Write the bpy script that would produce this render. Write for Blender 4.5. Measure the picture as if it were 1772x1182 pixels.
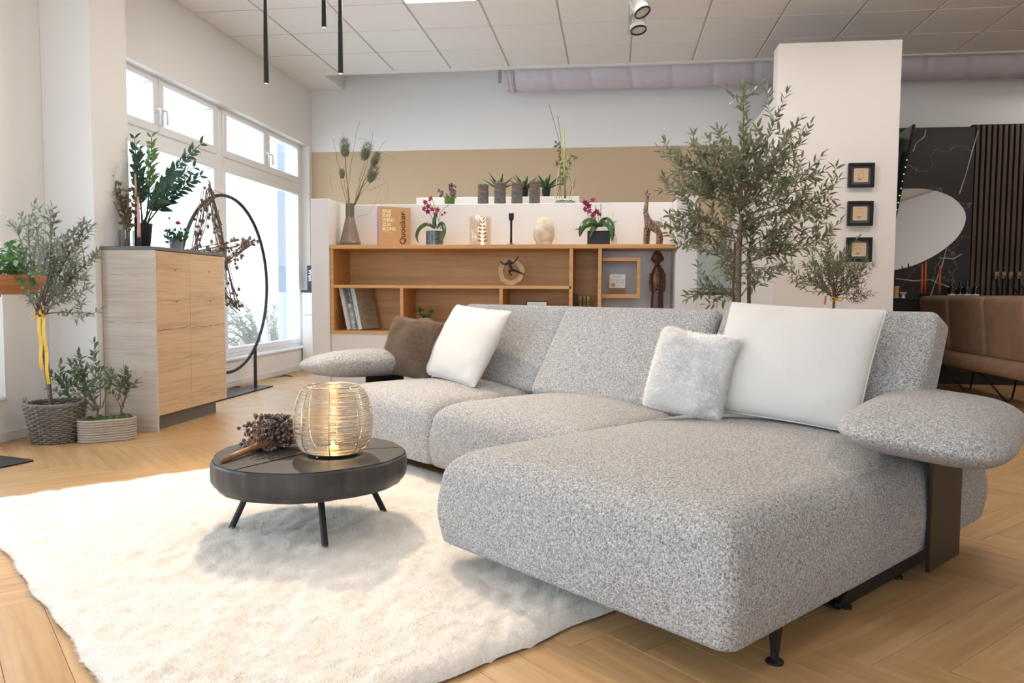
import bpy, bmesh, math, random
import numpy as np
from mathutils import Vector, Matrix, Euler
S = bpy.context.scene
COL = S.collection
for o in list(bpy.data.objects): bpy.data.objects.remove(o)
PI = math.pi
# ------------------------------------------------------------------ camera
CAMZ = 0.90
FPX, PITCH, YAW, ROLL = 1346.4, .0611296, .128866, .00607932      # focal length in pixels of a 1772 wide frame
_f = np.array([-math.sin(YAW)*math.cos(PITCH), math.cos(YAW)*math.cos(PITCH), -math.sin(PITCH)])
_r = np.array([math.cos(YAW), math.sin(YAW), 0.]); _u = np.cross(_r, _f)
_r2 = math.cos(ROLL)*_r + math.sin(ROLL)*_u; _u2 = -math.sin(ROLL)*_r + math.cos(ROLL)*_u
cd = bpy.data.cameras.new('camera'); cam = bpy.data.objects.new('camera', cd); COL.objects.link(cam)
cd.sensor_width = 36; cd.lens = FPX/1772*36; cd.clip_start = .05; cd.clip_end = 200
cam.matrix_world = Matrix(((_r2[0], _u2[0], -_f[0], 0), (_r2[1], _u2[1], -_f[1], 0), (_r2[2], _u2[2], -_f[2], CAMZ), (0, 0, 0, 1)))
S.camera = cam
def ray(u, v):
    return Vector((_r2*(u-886)/FPX - _u2*(v-591)/FPX + _f))
def at(u, v, Y): d = ray(u, v); return Vector((0, 0, CAMZ)) + d*(Y/d.y)
def atx(u, v, X): d = ray(u, v); return Vector((0, 0, CAMZ)) + d*(X/d.x)
def atz(u, v, z): d = ray(u, v); return Vector((0, 0, CAMZ)) + d*((z-CAMZ)/d.z)
# ------------------------------------------------------------------ world, lights, exposure
S.view_settings.view_transform = 'Standard'; S.view_settings.look = 'None'
S.view_settings.gamma = 1; S.view_settings.use_curve_mapping = False
S.view_settings.exposure = -0.03
W = bpy.data.worlds.new('sky'); S.world = W; W.use_nodes = True
W.node_tree.nodes['Background'].inputs[0].default_value = (.72, .86, 1, 1)
W.node_tree.nodes['Background'].inputs[1].default_value = 5.6
def kelvin(k):
    return {2700: (1, .62, .32), 3000: (1, .70, .42), 3500: (1, .80, .58), 4000: (1, .86, .70), 5000: (1, .94, .87)}[k]
def area(name, loc, rot, sx, sy, power, color, portal=False, spread=180):
    l = bpy.data.lights.new(name, 'AREA'); l.shape = 'RECTANGLE'; l.size = sx; l.size_y = sy; l.energy = power; l.color = color
    l.spread = math.radians(spread)
    if portal: l.cycles.is_portal = True
    o = bpy.data.objects.new(name, l); COL.objects.link(o); o.location = loc; o.rotation_euler = rot; return o
CEIL = 3.286
TILE = .625; GX0 = -4.77967674*TILE; GY0 = 13.2268351*TILE          # ceiling grid lines
LED = [(2, 3), (5, 4), (8, 4), (2, 7), (7, 9), (12, 4), (2, 11), (12, 9), (12, 0)]  # one panel shows; unseen ones near the shelf added to brighten the back
for k, (i, j) in enumerate(LED):
    area('led_panel_light', (GX0+(i+.5)*TILE, GY0-(j+.5)*TILE, CEIL-.03), (0, 0, 0), .58, .58, {(2, 3): 36, (5, 4): 26, (8, 4): 13}.get((i, j), 9 if i < 12 else 8), (1, .945, .88))
def spot(name, loc, target, power, color, angle, blend=.6, r=.05):
    l = bpy.data.lights.new(name, 'SPOT'); l.energy = power; l.color = color; l.spot_size = math.radians(angle); l.spot_blend = blend
    l.shadow_soft_size = r
    o = bpy.data.objects.new(name, l); COL.objects.link(o); o.location = loc
    o.rotation_euler = (Vector(target)-Vector(loc)).to_track_quat('-Z', 'Y').to_euler(); return o
# ceiling spotlights (just above the frame) that light the rug and the sofa
KEY = (-2.15, 5.15, 3.12)
spot('ceiling_spot_light', (KEY[0], KEY[1], KEY[2]-.1), (-.95, 2.3, 0), 520, (1, .82, .61), 62, .8, .05)
# ------------------------------------------------------------------ helpers
def tag(o, label=None, cat=None, group=None, kind=None):
    if label: o['label'] = label
    if cat: o['category'] = cat
    if group: o['group'] = group
    if kind: o['kind'] = kind
    return o
def empty(name, loc=(0, 0, 0), rz=0, label=None, cat=None, group=None, kind=None):
    o = bpy.data.objects.new(name, None); COL.objects.link(o); o.location = loc; o.rotation_euler = (0, 0, rz)
    o.empty_display_size = .05
    return tag(o, label, cat, group, kind)
def link(name, me, mat=None, parent=None):
    o = bpy.data.objects.new(name, me); COL.objects.link(o)
    if mat and not me.materials: me.materials.append(mat)
    if parent: o.parent = parent
    return o
def copy_tree(o, parent=None):
    c = o.copy(); COL.objects.link(c); c.parent = parent
    for ch in [x for x in bpy.data.objects if x.parent == o]: copy_tree(ch, c)
    return c
class MB:
    """collects geometry, then builds ONE mesh object"""
    def __init__(s): s.v = []; s.f = []; s.M = None
    def add(s, vs, fs):
        n = len(s.v)
        if s.M is not None: vs = [s.M @ Vector(v) for v in vs]
        s.v += [tuple(v) for v in vs]; s.f += [tuple(n+i for i in f) for f in fs]; return s
    def box(s, x0, x1, y0, y1, z0, z1, bev=0, M=None, seg=1):
        bm = bmesh.new(); bmesh.ops.create_cube(bm, size=1)
        for v in bm.verts: v.co = Vector((x0+(v.co.x+.5)*(x1-x0), y0+(v.co.y+.5)*(y1-y0), z0+(v.co.z+.5)*(z1-z0)))
        if bev: bmesh.ops.bevel(bm, geom=bm.edges[:], offset=bev, segments=seg, affect='EDGES', profile=.5)
        if M is not None: bm.transform(M)
        return s.bm(bm)
    def bm(s, bm):
        bm.verts.index_update(); s.add([v.co.copy() for v in bm.verts], [[v.index for v in f.verts] for f in bm.faces]); bm.free(); return s
    def lathe(s, prof, seg=32, M=None, caps=True):
        vs = []; fs = []
        for (r, z) in prof:
            for k in range(seg): a = 2*PI*k/seg; vs.append(Vector((r*math.cos(a), r*math.sin(a), z)))
        for i in range(len(prof)-1):
            for k in range(seg):
                k2 = (k+1) % seg; fs.append((i*seg+k, i*seg+k2, (i+1)*seg+k2, (i+1)*seg+k))
        if caps:
            if prof[0][0] > 1e-4: fs.append(tuple(range(seg))[::-1])
            if prof[-1][0] > 1e-4: fs.append(tuple((len(prof)-1)*seg+k for k in range(seg)))
        if M is not None: vs = [M @ v for v in vs]
        return s.add(vs, fs)
    def tube(s, pts, r, seg=6, closed=False, caps=True):
        pts = [Vector(p) for p in pts]; n = len(pts)
        rr = r if isinstance(r, (list, tuple)) else [r]*n
        vs = []; fs = []; prev = None
        for i, p in enumerate(pts):
            if closed: t = pts[(i+1) % n]-pts[i-1]
            else: t = pts[min(i+1, n-1)]-pts[max(i-1, 0)]
            if t.length < 1e-9: t = Vector((0, 0, 1))
            t.normalize()
            if prev is None: a = t.orthogonal().normalized()
            else:
                a = prev - t*prev.dot(t)
                a = a.normalized() if a.length > 1e-6 else t.orthogonal().normalized()
            prev = a; b = t.cross(a)
            for k in range(seg):
                an = 2*PI*k/seg; vs.append(p + (a*math.cos(an)+b*math.sin(an))*rr[i])
        m = n if closed else n-1
        for i in range(m):
            for k in range(seg):
                k2 = (k+1) % seg; i2 = (i+1) % n
                fs.append((i*seg+k, i*seg+k2, i2*seg+k2, i2*seg+k))
        if caps and not closed: fs.append(tuple(range(seg))[::-1]); fs.append(tuple((n-1)*seg+k for k in range(seg)))
        return s.add(vs, fs)
    def ell(s, c, r, sub=2, M=None):
        bm = bmesh.new(); bmesh.ops.create_icosphere(bm, subdivisions=sub, radius=1)
        T = Matrix.Translation(c) @ (M if M is not None else Matrix.Identity(4)) @ Matrix.Diagonal((*([r]*3 if isinstance(r, (int, float)) else r), 1))
        bm.transform(T); return s.bm(bm)
    def prism(s, poly, z0, z1, M=None, bev=0):
        bm = bmesh.new(); vs = [bm.verts.new((p[0], p[1], z0)) for p in poly]; f = bm.faces.new(vs)
        r = bmesh.ops.extrude_face_region(bm, geom=[f])
        for e in r['geom']:
            if isinstance(e, bmesh.types.BMVert): e.co.z = z1
        bmesh.ops.recalc_face_normals(bm, faces=bm.faces[:])
        if bev: bmesh.ops.bevel(bm, geom=bm.edges[:], offset=bev, segments=2, affect='EDGES')
        if M is not None: bm.transform(M)
        return s.bm(bm)
    def mesh(s, name, mat=None, smooth=False):
        me = bpy.data.meshes.new(name); me.from_pydata(s.v, [], s.f)
        if smooth is True: me.polygons.foreach_set('use_smooth', [True]*len(me.polygons))
        if mat: me.materials.append(mat)
        if smooth == 'auto':
            me.polygons.foreach_set('use_smooth', [True]*len(me.polygons)); me.set_sharp_from_angle(angle=math.radians(35))
        me.update(); return me
    def build(s, name, mat, parent=None, smooth=False): return link(name, s.mesh(name, mat, smooth), None, parent)
def npmesh(name, V, Fc, mat, parent=None, smooth=True):
    V = np.asarray(V, np.float32); Fc = np.asarray(Fc, np.int32)
    me = bpy.data.meshes.new(name); n, k = Fc.shape
    me.vertices.add(len(V)); me.vertices.foreach_set('co', V.ravel())
    me.loops.add(n*k); me.loops.foreach_set('vertex_index', Fc.ravel())
    me.polygons.add(n); me.polygons.foreach_set('loop_start', np.arange(n, dtype=np.int32)*k)
    me.update(calc_edges=True)
    me.polygons.foreach_set('use_smooth', [smooth]*n)
    if mat: me.materials.append(mat)
    return link(name, me, None, parent)
def T(x=0, y=0, z=0): return Matrix.Translation((x, y, z))
def Rz(a): return Matrix.Rotation(a, 4, 'Z')
def Rx(a): return Matrix.Rotation(a, 4, 'X')
def Ry(a): return Matrix.Rotation(a, 4, 'Y')
def srgb(r, g, b):
    c = lambda x: ((x/255+.055)/1.055)**2.4 if x > 10 else x/255/12.92
    return (c(r), c(g), c(b))
# ------------------------------------------------------------------ materials
def _new(name):
    m = bpy.data.materials.new(name); m.use_nodes = True; nt = m.node_tree
    return m, nt, nt.nodes['Principled BSDF'], nt.nodes.new, nt.links.new
def coords(nt, new, L, scale=(1, 1, 1), rnd=0):
    tc = new('ShaderNodeTexCoord'); mp = new('ShaderNodeMapping'); mp.inputs['Scale'].default_value = scale
    L(tc.outputs['Object'], mp.inputs['Vector'])
    if rnd:
        oi = new('ShaderNodeObjectInfo'); mu = new('ShaderNodeVectorMath'); mu.operation = 'SCALE'
        cb = new('ShaderNodeCombineXYZ')
        for k, f in enumerate((1., .61, .37)):
            mm = new('ShaderNodeMath'); mm.operation = 'MULTIPLY'; mm.inputs[1].default_value = f*rnd; L(oi.outputs['Random'], mm.inputs[0]); L(mm.outputs[0], cb.inputs[k])
        L(cb.outputs[0], mp.inputs['Location'])
    return mp.outputs['Vector']
def mat(name, col, rough=.6, noise=0, nscale=8, bump=0, bscale=60, metal=0, spec=.5, col2=None, emit=None, estr=0, sheen=0, trans=0, alpha=1):
    m, nt, p, new, L = _new(name)
    p.inputs['Base Color'].default_value = (*col, 1); p.inputs['Roughness'].default_value = rough; p.inputs['Metallic'].default_value = metal
    p.inputs['Specular IOR Level'].default_value = spec
    if sheen: p.inputs['Sheen Weight'].default_value = sheen; p.inputs['Sheen Roughness'].default_value = .4
    if trans: p.inputs['Transmission Weight'].default_value = trans
    if emit: p.inputs['Emission Color'].default_value = (*emit, 1); p.inputs['Emission Strength'].default_value = estr
    if noise or col2:
        c = coords(nt, new, L); n = new('ShaderNodeTexNoise'); n.inputs['Scale'].default_value = nscale; n.inputs['Detail'].default_value = 5; L(c, n.inputs['Vector'])
        mx = new('ShaderNodeMix'); mx.data_type = 'RGBA'
        rp = new('ShaderNodeValToRGB'); rp.color_ramp.elements[0].position = .35; rp.color_ramp.elements[1].position = .65; L(n.outputs['Fac'], rp.inputs[0]); L(rp.outputs[0], mx.inputs['Factor'])
        a = tuple(x*(1-noise) for x in col); b = col2 if col2 else tuple(min(1, x*(1+noise)) for x in col)
        mx.inputs['A'].default_value = (*a, 1); mx.inputs['B'].default_value = (*b, 1); L(mx.outputs['Result'], p.inputs['Base Color'])
    if bump:
        c = coords(nt, new, L); n = new('ShaderNodeTexNoise'); n.inputs['Scale'].default_value = bscale; n.inputs['Detail'].default_value = 6; L(c, n.inputs['Vector'])
        b = new('ShaderNodeBump'); b.inputs['Strength'].default_value = bump; b.inputs['Distance'].default_value = .01; L(n.outputs['Fac'], b.inputs['Height']); L(b.outputs[0], p.inputs['Normal'])
    return m
def wood(name, cols, scale=(3, 40, 40), rough=.5, rnd=0, tint=0, bump=.15, big=1.0, knots=False, pos=(.25, .5, .75)):
    """grain runs along the axis with the small scale"""
    m, nt, p, new, L = _new(name)
    v = coords(nt, new, L, scale, rnd)
    n = new('ShaderNodeTexNoise'); n.inputs['Scale'].default_value = 1.0; n.inputs['Detail'].default_value = 8; n.inputs['Roughness'].default_value = .62; n.inputs['Distortion'].default_value = .35*big
    L(v, n.inputs['Vector'])
    rp = new('ShaderNodeValToRGB'); cr = rp.color_ramp
    cr.elements[0].position = pos[0]; cr.elements[0].color = (*cols[0], 1); cr.elements[1].position = pos[2]; cr.elements[1].color = (*cols[2], 1)
    e = cr.elements.new(pos[1]); e.color = (*cols[1], 1)
    L(n.outputs['Fac'], rp.inputs[0]); out = rp.outputs[0]
    if knots:
        v2 = coords(nt, new, L, tuple(x*.55 for x in scale), rnd); n2 = new('ShaderNodeTexNoise'); n2.inputs['Scale'].default_value = .8; n2.inputs['Detail'].default_value = 3; n2.inputs['Distortion'].default_value = 1.2; L(v2, n2.inputs['Vector'])
        r2 = new('ShaderNodeValToRGB'); r2.color_ramp.elements[0].position = .30; r2.color_ramp.elements[0].color = (.45, .38, .30, 1); r2.color_ramp.elements[1].position = .38; r2.color_ramp.elements[1].color = (1, 1, 1, 1); L(n2.outputs['Fac'], r2.inputs[0])
        mm = new('ShaderNodeMix'); mm.data_type = 'RGBA'; mm.blend_type = 'MULTIPLY'; mm.inputs['Factor'].default_value = .4; L(out, mm.inputs['A']); L(r2.outputs[0], mm.inputs['B']); out = mm.outputs['Result']
    if tint:
        oi = new('ShaderNodeObjectInfo'); hs = new('ShaderNodeHueSaturation'); mr = new('ShaderNodeMapRange'); mr.inputs['To Min'].default_value = 1-tint; mr.inputs['To Max'].default_value = 1+tint
        L(oi.outputs['Random'], mr.inputs[0]); L(mr.outputs[0], hs.inputs['Value']); L(out, hs.inputs['Color']); out = hs.outputs[0]
    L(out, p.inputs['Base Color']); p.inputs['Roughness'].default_value = rough
    if bump:
        b = new('ShaderNodeBump'); b.inputs['Strength'].default_value = bump; b.inputs['Distance'].default_value = .003; L(n.outputs['Fac'], b.inputs['Height']); L(b.outputs[0], p.inputs['Normal'])
    return m
def glass_thin(name, tint=(1, 1, 1), refl=.06, rough=.0):
    m, nt, p, new, L = _new(name); nt.nodes.remove(p)
    tr = new('ShaderNodeBsdfTransparent'); tr.inputs[0].default_value = (*tint, 1); gl = new('ShaderNodeBsdfGlossy'); gl.inputs['Roughness'].default_value = rough
    lw = new('ShaderNodeLayerWeight'); lw.inputs[0].default_value = .15; ad = new('ShaderNodeMath'); ad.operation = 'MULTIPLY_ADD'; ad.inputs[1].default_value = .6; ad.inputs[2].default_value = refl; ad.use_clamp = True
    L(lw.outputs['Fresnel'], ad.inputs[0]); mx = new('ShaderNodeMixShader'); L(ad.outputs[0], mx.inputs[0]); L(tr.outputs[0], mx.inputs[1]); L(gl.outputs[0], mx.inputs[2]); L(mx.outputs[0], nt.nodes['Material Output'].inputs[0])
    return m
def boucle(name):
    m, nt, p, new, L = _new(name)
    v = coords(nt, new, L); n = new('ShaderNodeTexNoise'); n.inputs['Scale'].default_value = 200; n.inputs['Detail'].default_value = 3; n.inputs['Roughness'].default_value = .7; n.inputs['Distortion'].default_value = 1.2; L(v, n.inputs['Vector'])
    rp = new('ShaderNodeValToRGB'); cr = rp.color_ramp; cr.elements[0].position = .36; cr.elements[0].color = (.14, .14, .155, 1); cr.elements[1].position = .62; cr.elements[1].color = (.76, .73, .69, 1)
    e = cr.elements.new(.5); e.color = (.435, .41, .39, 1)
    L(n.outputs['Fac'], rp.inputs[0]); L(rp.outputs[0], p.inputs['Base Color']); p.inputs['Roughness'].default_value = .95; p.inputs['Specular IOR Level'].default_value = .1
    p.inputs['Sheen Weight'].default_value = .15
    vo = new('ShaderNodeTexVoronoi'); vo.inputs['Scale'].default_value = 150; L(v, vo.inputs['Vector'])
    ad = new('ShaderNodeMath'); ad.operation = 'SUBTRACT'; L(n.outputs['Fac'], ad.inputs[0]); L(vo.outputs['Distance'], ad.inputs[1])
    b = new('ShaderNodeBump'); b.inputs['Strength'].default_value = .7; b.inputs['Distance'].default_value = .006; L(ad.outputs[0], b.inputs['Height']); L(b.outputs[0], p.inputs['Normal'])
    return m
def pile(name, col, tr=.5):
    m, nt, p, new, L = _new(name); nt.nodes.remove(p)
    d = new('ShaderNodeBsdfDiffuse'); t = new('ShaderNodeBsdfTranslucent'); x = new('ShaderNodeMixShader'); x.inputs[0].default_value = tr
    for q in (d, t): q.inputs[0].default_value = (*col, 1)
    L(d.outputs[0], x.inputs[1]); L(t.outputs[0], x.inputs[2]); L(x.outputs[0], nt.nodes['Material Output'].inputs[0]); return m
def oakdecor(name, base, dark, sc_fine, sc_broad, rough=.5):
    m, nt, p, new, L = _new(name); out = None
    n1 = new('ShaderNodeTexNoise'); n1.inputs['Scale'].default_value = 1; n1.inputs['Detail'].default_value = 7; n1.inputs['Distortion'].default_value = .25; L(coords(nt, new, L, sc_fine), n1.inputs['Vector'])
    n2 = new('ShaderNodeTexNoise'); n2.inputs['Scale'].default_value = 1; n2.inputs['Detail'].default_value = 3; n2.inputs['Distortion'].default_value = .9; L(coords(nt, new, L, sc_broad), n2.inputs['Vector'])
    ad = new('ShaderNodeMath'); ad.operation = 'MULTIPLY_ADD'; ad.inputs[1].default_value = .55; L(n1.outputs['Fac'], ad.inputs[0]); sc = new('ShaderNodeMath'); sc.operation = 'MULTIPLY'; sc.inputs[1].default_value = .45; L(n2.outputs['Fac'], sc.inputs[0]); L(sc.outputs[0], ad.inputs[2])
    rp = new('ShaderNodeValToRGB'); rp.color_ramp.elements[0].position = .36; rp.color_ramp.elements[0].color = (*dark, 1); rp.color_ramp.elements[1].position = .56; rp.color_ramp.elements[1].color = (*base, 1); L(ad.outputs[0], rp.inputs[0]); L(rp.outputs[0], p.inputs['Base Color']); p.inputs['Roughness'].default_value = rough
    b = new('ShaderNodeBump'); b.inputs['Strength'].default_value = .12; b.inputs['Distance'].default_value = .003; L(n1.outputs['Fac'], b.inputs['Height']); L(b.outputs[0], p.inputs['Normal']); return m
M_WALL = mat('white_wall_paint', srgb(240, 238, 235), .85, bump=.03, bscale=90)
M_WALL2 = mat('pale_wall_paint', srgb(224, 217, 210), .85, bump=.03, bscale=90)
M_BEIGE = mat('beige_wall_paint', srgb(202, 178, 146), .85, bump=.03, bscale=90)
M_CEIL = mat('ceiling_tile', srgb(236, 233, 229), .9, noise=.02, nscale=300, bump=.15, bscale=400)
M_CEILG = mat('ceiling_grid', srgb(196, 192, 186), .7)
M_WHITE = mat('white_lacquer', srgb(226, 222, 219), .35)
M_UPVC = mat('white_window_frame', srgb(238, 238, 238), .3)
M_GLASS = glass_thin('window_pane')
M_CLEAR = glass_thin('clear_glass', (.97, .98, .98), .1)
M_BLACK = mat('black_metal', srgb(28, 27, 27), .45, metal=.3)
M_DARK = mat('dark_grey_metal', srgb(52, 54, 58), .4, metal=.5)
M_GREYTOP = mat('grey_worktop', srgb(110, 108, 106), .45)
M_PLINTH = mat('grey_plinth', srgb(112, 106, 100), .5)
M_OAK = wood('oak_veneer', (srgb(188, 136, 76), srgb(210, 156, 94), srgb(218, 170, 110)), (2.2, 30, 30), .45)
M_OAKB = wood('oak_back_veneer', (srgb(186, 134, 78), srgb(210, 158, 100), srgb(220, 174, 118)), (1.2, 18, 18), .5, big=2)
M_FLOOR = wood('oak_plank', (srgb(172, 132, 88), srgb(192, 152, 104), srgb(204, 168, 122)), (2.0, 26, 26), .38, rnd=30, tint=.07, bump=.08)
M_BOUCLE = boucle('grey_boucle')
# ================================================================== room shell
XL, YB, XR, YF = -3.59, 9.01, 7.2, -4.2
def struct(mb, name, m, **k): return tag(mb.build(name, m, **k), kind='structure')
RECZ = 3.76
# floor: one slab with herringbone planks lying in it
floor = struct(MB().box(XL-.3, XR+.2, YF-.2, YB+.2, -.2, -.012), 'floor', mat('plank_joint', srgb(150, 118, 80), .7))
PW, PL = .129, .772
def plank_mesh():
    return MB().box(-PL/2+.0006, PL/2-.0006, -PW/2+.0006, PW/2-.0006, -.012, 0, bev=.0008).mesh('plank', M_FLOOR)
pm = plank_mesh(); pit = PW*math.sqrt(2)
yc0 = 1.985-PL/(2*math.sqrt(2)); xc0 = .723+(PL-PW)/(2*math.sqrt(2))
planks = []
for k in range(-12, 15):
    yc = yc0 + k*PL/math.sqrt(2); xs = xc0 + k*PW/math.sqrt(2); ang = -PI/4 if k % 2 == 0 else PI/4
    n0 = int((XL-.2-xs)/pit); n1 = int((XR-xs)/pit)
    for n in range(n0, n1+1):
        x = xs+n*pit
        if not (XL-.1 < x < XR and YF < yc < YB): continue
        q = Vector((x, yc, -CAMZ)); dep = q.x*_f[0]+q.y*_f[1]+q.z*_f[2]; uu = (q.x*_r2[0]+q.y*_r2[1]+q.z*_r2[2])
        vis = dep > .9 and abs(uu/dep) < .78
        rugged = False
        planks.append((dep if vis else 1e3+q.length, x, yc, ang))
planks.sort()
rest = MB(); R_ = random.Random(5)
for i, (d, x, yc, ang) in enumerate(planks):
    if i < 300:
        o = link('plank', pm, None, floor); o.location = (x, yc, 0); o.rotation_euler = (0, 0, ang)
    else:
        c, s = math.cos(ang), math.sin(ang); hl, hw = PL/2-.0006, PW/2-.0006
        pts = [(x+c*a-s*b, yc+s*a+c*b, 0) for a, b in ((-hl, -hw), (hl, -hw), (hl, hw), (-hl, hw))]
        rest.add(pts, [(0, 1, 2, 3)])
# far planks: same colours, grain across both directions, one part
M_FLOORF = wood('oak_plank_far', (srgb(172, 132, 88), srgb(192, 152, 104), srgb(204, 168, 122)), (5, 5, 5), .38, bump=.05)
tag(rest.build('plank_field', M_FLOORF, floor), kind='stuff')
# ceiling: slab, grid tiles
ceil = struct(MB().box(XL, XR, YF, GY0, CEIL, CEIL+.1), 'ceiling', M_CEILG)
tm = MB().box(-TILE/2+.008, TILE/2-.008, -TILE/2+.008, TILE/2-.008, -.006, .004, bev=.003).mesh('ceiling_tile', M_CEIL)
led_set = set(LED)
far = MB()
for i in range(-1, 16):
    for j in range(0, 20):
        x = GX0+(i+.5)*TILE; y = GY0-(j+.5)*TILE
        if y-TILE/2 < YF or x > XR-.3: continue
        if (i, j) in led_set: continue
        if i == -1:
            x0 = XL+.004; x1 = GX0-.008
            if j < 6:
                o = link('ceiling_tile', MB().box(x0-(x0+x1)/2, x1-(x0+x1)/2, -TILE/2+.008, TILE/2-.008, -.006, .004).mesh('edge_tile', M_CEIL), None, ceil); o.location = ((x0+x1)/2, y, CEIL)
            else: far.box(x0, x1, y-TILE/2+.008, y+TILE/2-.008, CEIL-.006, CEIL)
        elif j < 6:
            o = link('ceiling_tile', tm, None, ceil); o.location = (x, y, CEIL)
        else: far.box(x-TILE/2+.008, x+TILE/2-.008, y-TILE/2+.008, y+TILE/2-.008, CEIL-.006, CEIL)
tag(far.build('ceiling_tile_field', M_CEIL, ceil), kind='stuff')
struct(MB().box(XL, XR, GY0-.012, GY0+.012, CEIL-.02, CEIL+.1), 'trim_1', M_CEIL)
struct(MB().box(XL+.405, XR, GY0+.012, GY0+.1, CEIL-.005, RECZ+.1), 'wall_riser', M_WALL)
struct(MB().box(XL+.405, XR, GY0, YB, RECZ, RECZ+.1), 'ceiling_recess', M_WALL)
struct(MB().box(XL, XL+.405, GY0, YB, CEIL, RECZ+.1), 'wall_soffit', M_WALL)
M_LED = mat('led_diffuser', (1, 1, 1), .5, emit=(1, .93, .84), estr=4)
for k, (i, j) in enumerate(LED):
    x = GX0+(i+.5)*TILE; y = GY0-(j+.5)*TILE
    t = empty('ceiling_light_panel', (x, y, CEIL-.012), 0, ['white square light panel in the ceiling left of the spotlights, at the top edge', 'unseen white square light panel set in the ceiling outside the picture'][min(k, 1)], 'ceiling light', 'ceiling light panels')
    m = MB(); hs = TILE/2-.01
    for (a, b, c, d) in ((-hs, hs, -hs, -hs+.015), (-hs, hs, hs-.015, hs), (-hs, -hs+.015, -hs, hs), (hs-.015, hs, -hs, hs)): m.box(a, b, c, d, -.004, .012)
    m.build('frame', M_UPVC, t); MB().box(-hs+.015, hs-.015, -hs+.015, hs-.015, 0, .010).build('diffuser', M_LED, t)
# back wall: white upper part, beige band below
struct(MB().box(XL-.3, XR+.2, YB, YB+.2, 2.57, RECZ+.1), 'wall_back', M_WALL)
struct(MB().box(XL-.3, XR+.2, YB, YB+.2, -.1, 2.57), 'wall_back_beige', M_BEIGE)
struct(MB().box(XR, XR+.2, YF-.2, YB+.2, -.1, RECZ+.1), 'wall_right', M_WALL)
# left wall with window bays
ZS, ZH, XW = .25, 2.63, -3.71
bays = [(-3.6, -1.3), (-.9, 1.5), (1.75, 4.19), (4.95, 8.93)]
ys = YF-.2
w = MB()
for (a, b) in bays:
    w.box(XL-.3, XL, ys, a, -.1, RECZ); w.box(XL-.3, XL, a, b, -.1, ZS); w.box(XL-.3, XL, a, b, ZH, RECZ); ys = b
w.box(XL-.3, XL, ys, YB+.2, -.1, RECZ)
struct(w, 'wall_left', M_WALL)
struct(MB().box(XL, XL+.34, 4.56, 4.93, 0, CEIL, bev=.004), 'wall_pier', M_WALL)
M_SKIRT = mat('white_skirting', srgb(232, 228, 222), .5)
for k, (a, b) in enumerate([(YF, 4.56), (4.93, 8.6)]): struct(MB().box(XL, XL+.015, a, b, 0, .06, bev=.003), 'baseboard_left' if k == 0 else 'baseboard_left_far', M_SKIRT)
struct(MB().box(XL+.0155, XL+.34, 4.545, 4.56, 0, .06, bev=.003), 'baseboard_pier', M_SKIRT)
wn = 0
def frame_rect(mb, y0, y1, z0, z1, w, x0, x1, bev=.006):
    mb.box(x0, x1, y0, y1, z0, z0+w, bev); mb.box(x0, x1, y0, y1, z1-w, z1, bev); mb.box(x0, x1, y0, y0+w, z0+w, z1-w, bev); mb.box(x0, x1, y1-w, y1, z0+w, z1-w, bev)
def handle(y, z, parent, flip=1):
    m = MB(); m.box(XW+.035, XW+.045, y-.013, y+.013, z-.035, z+.035, .004)
    m.tube([(XW+.045, y, z), (XW+.075, y, z), (XW+.08, y, z-.02), (XW+.078, y+.004*flip, z-.11)], .009, 8)
    return m.build('window_handle', M_UPVC, parent, True)
def window(y0, y1, splits, handles=True):
    """transom lights above one large fixed pane"""
    global wn
    wn += 1; ZT = 2.15
    root = tag(bpy.data.objects.new('window_%d' % wn, None), kind='structure'); COL.objects.link(root)
    m = MB(); frame_rect(m, y0, y1, ZS, ZH+.06, .06, XW-.06, XW+.02); m.box(XW-.06, XW+.02, y0+.06, y1-.06, ZT-.055, ZT+.035); m.build('window_frame', M_UPVC, root)
    # big pane
    s = MB(); frame_rect(s, y0+.055, y1-.055, ZS+.055, ZT-.05, .055, XW-.05, XW+.028); s.build('sash', M_UPVC, root)
    MB().box(XW-.015, XW-.009, y0+.10, y1-.10, ZS+.10, ZT-.095).build('pane', M_GLASS, root)
    yy = [y0+.055]+splits+[y1-.055]
    for k in range(len(yy)-1):
        a, b = yy[k], yy[k+1]
        s = MB(); frame_rect(s, a+.004, b-.004, ZT+.03, ZH+.02, .07, XW-.05, XW+.036); so = s.build('transom_sash', M_UPVC, root)
        MB().box(XW-.015, XW-.009, a+.07, b-.07, ZT+.095, ZH-.045).build('pane', M_GLASS, so)
        h = handle(b-.045 if k == 0 else a+.045, (ZT+ZH)/2-.02, so)
    return root
window(4.95, 6.985, [5.99]); window(6.985, 8.93, [7.98])
window(1.75, 4.19, [2.97]); window(-.9, 1.5, [.3]); window(-3.6, -1.3, [-2.45])
sl = MB()
for (a, b) in bays: 
    o = struct(MB().box(XW+.02, XL+.02, a+.004, b-.004, ZS-.001, ZS+.022, bev=.005), 'window_sill', M_UPVC)
    a_ = area('window_daylight_portal', (XW-.08, (a+b)/2, (ZS+ZH)/2), (0, -PI/2, 0), ZH-ZS, b-a, 10, (1, 1, 1), portal=True)
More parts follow.
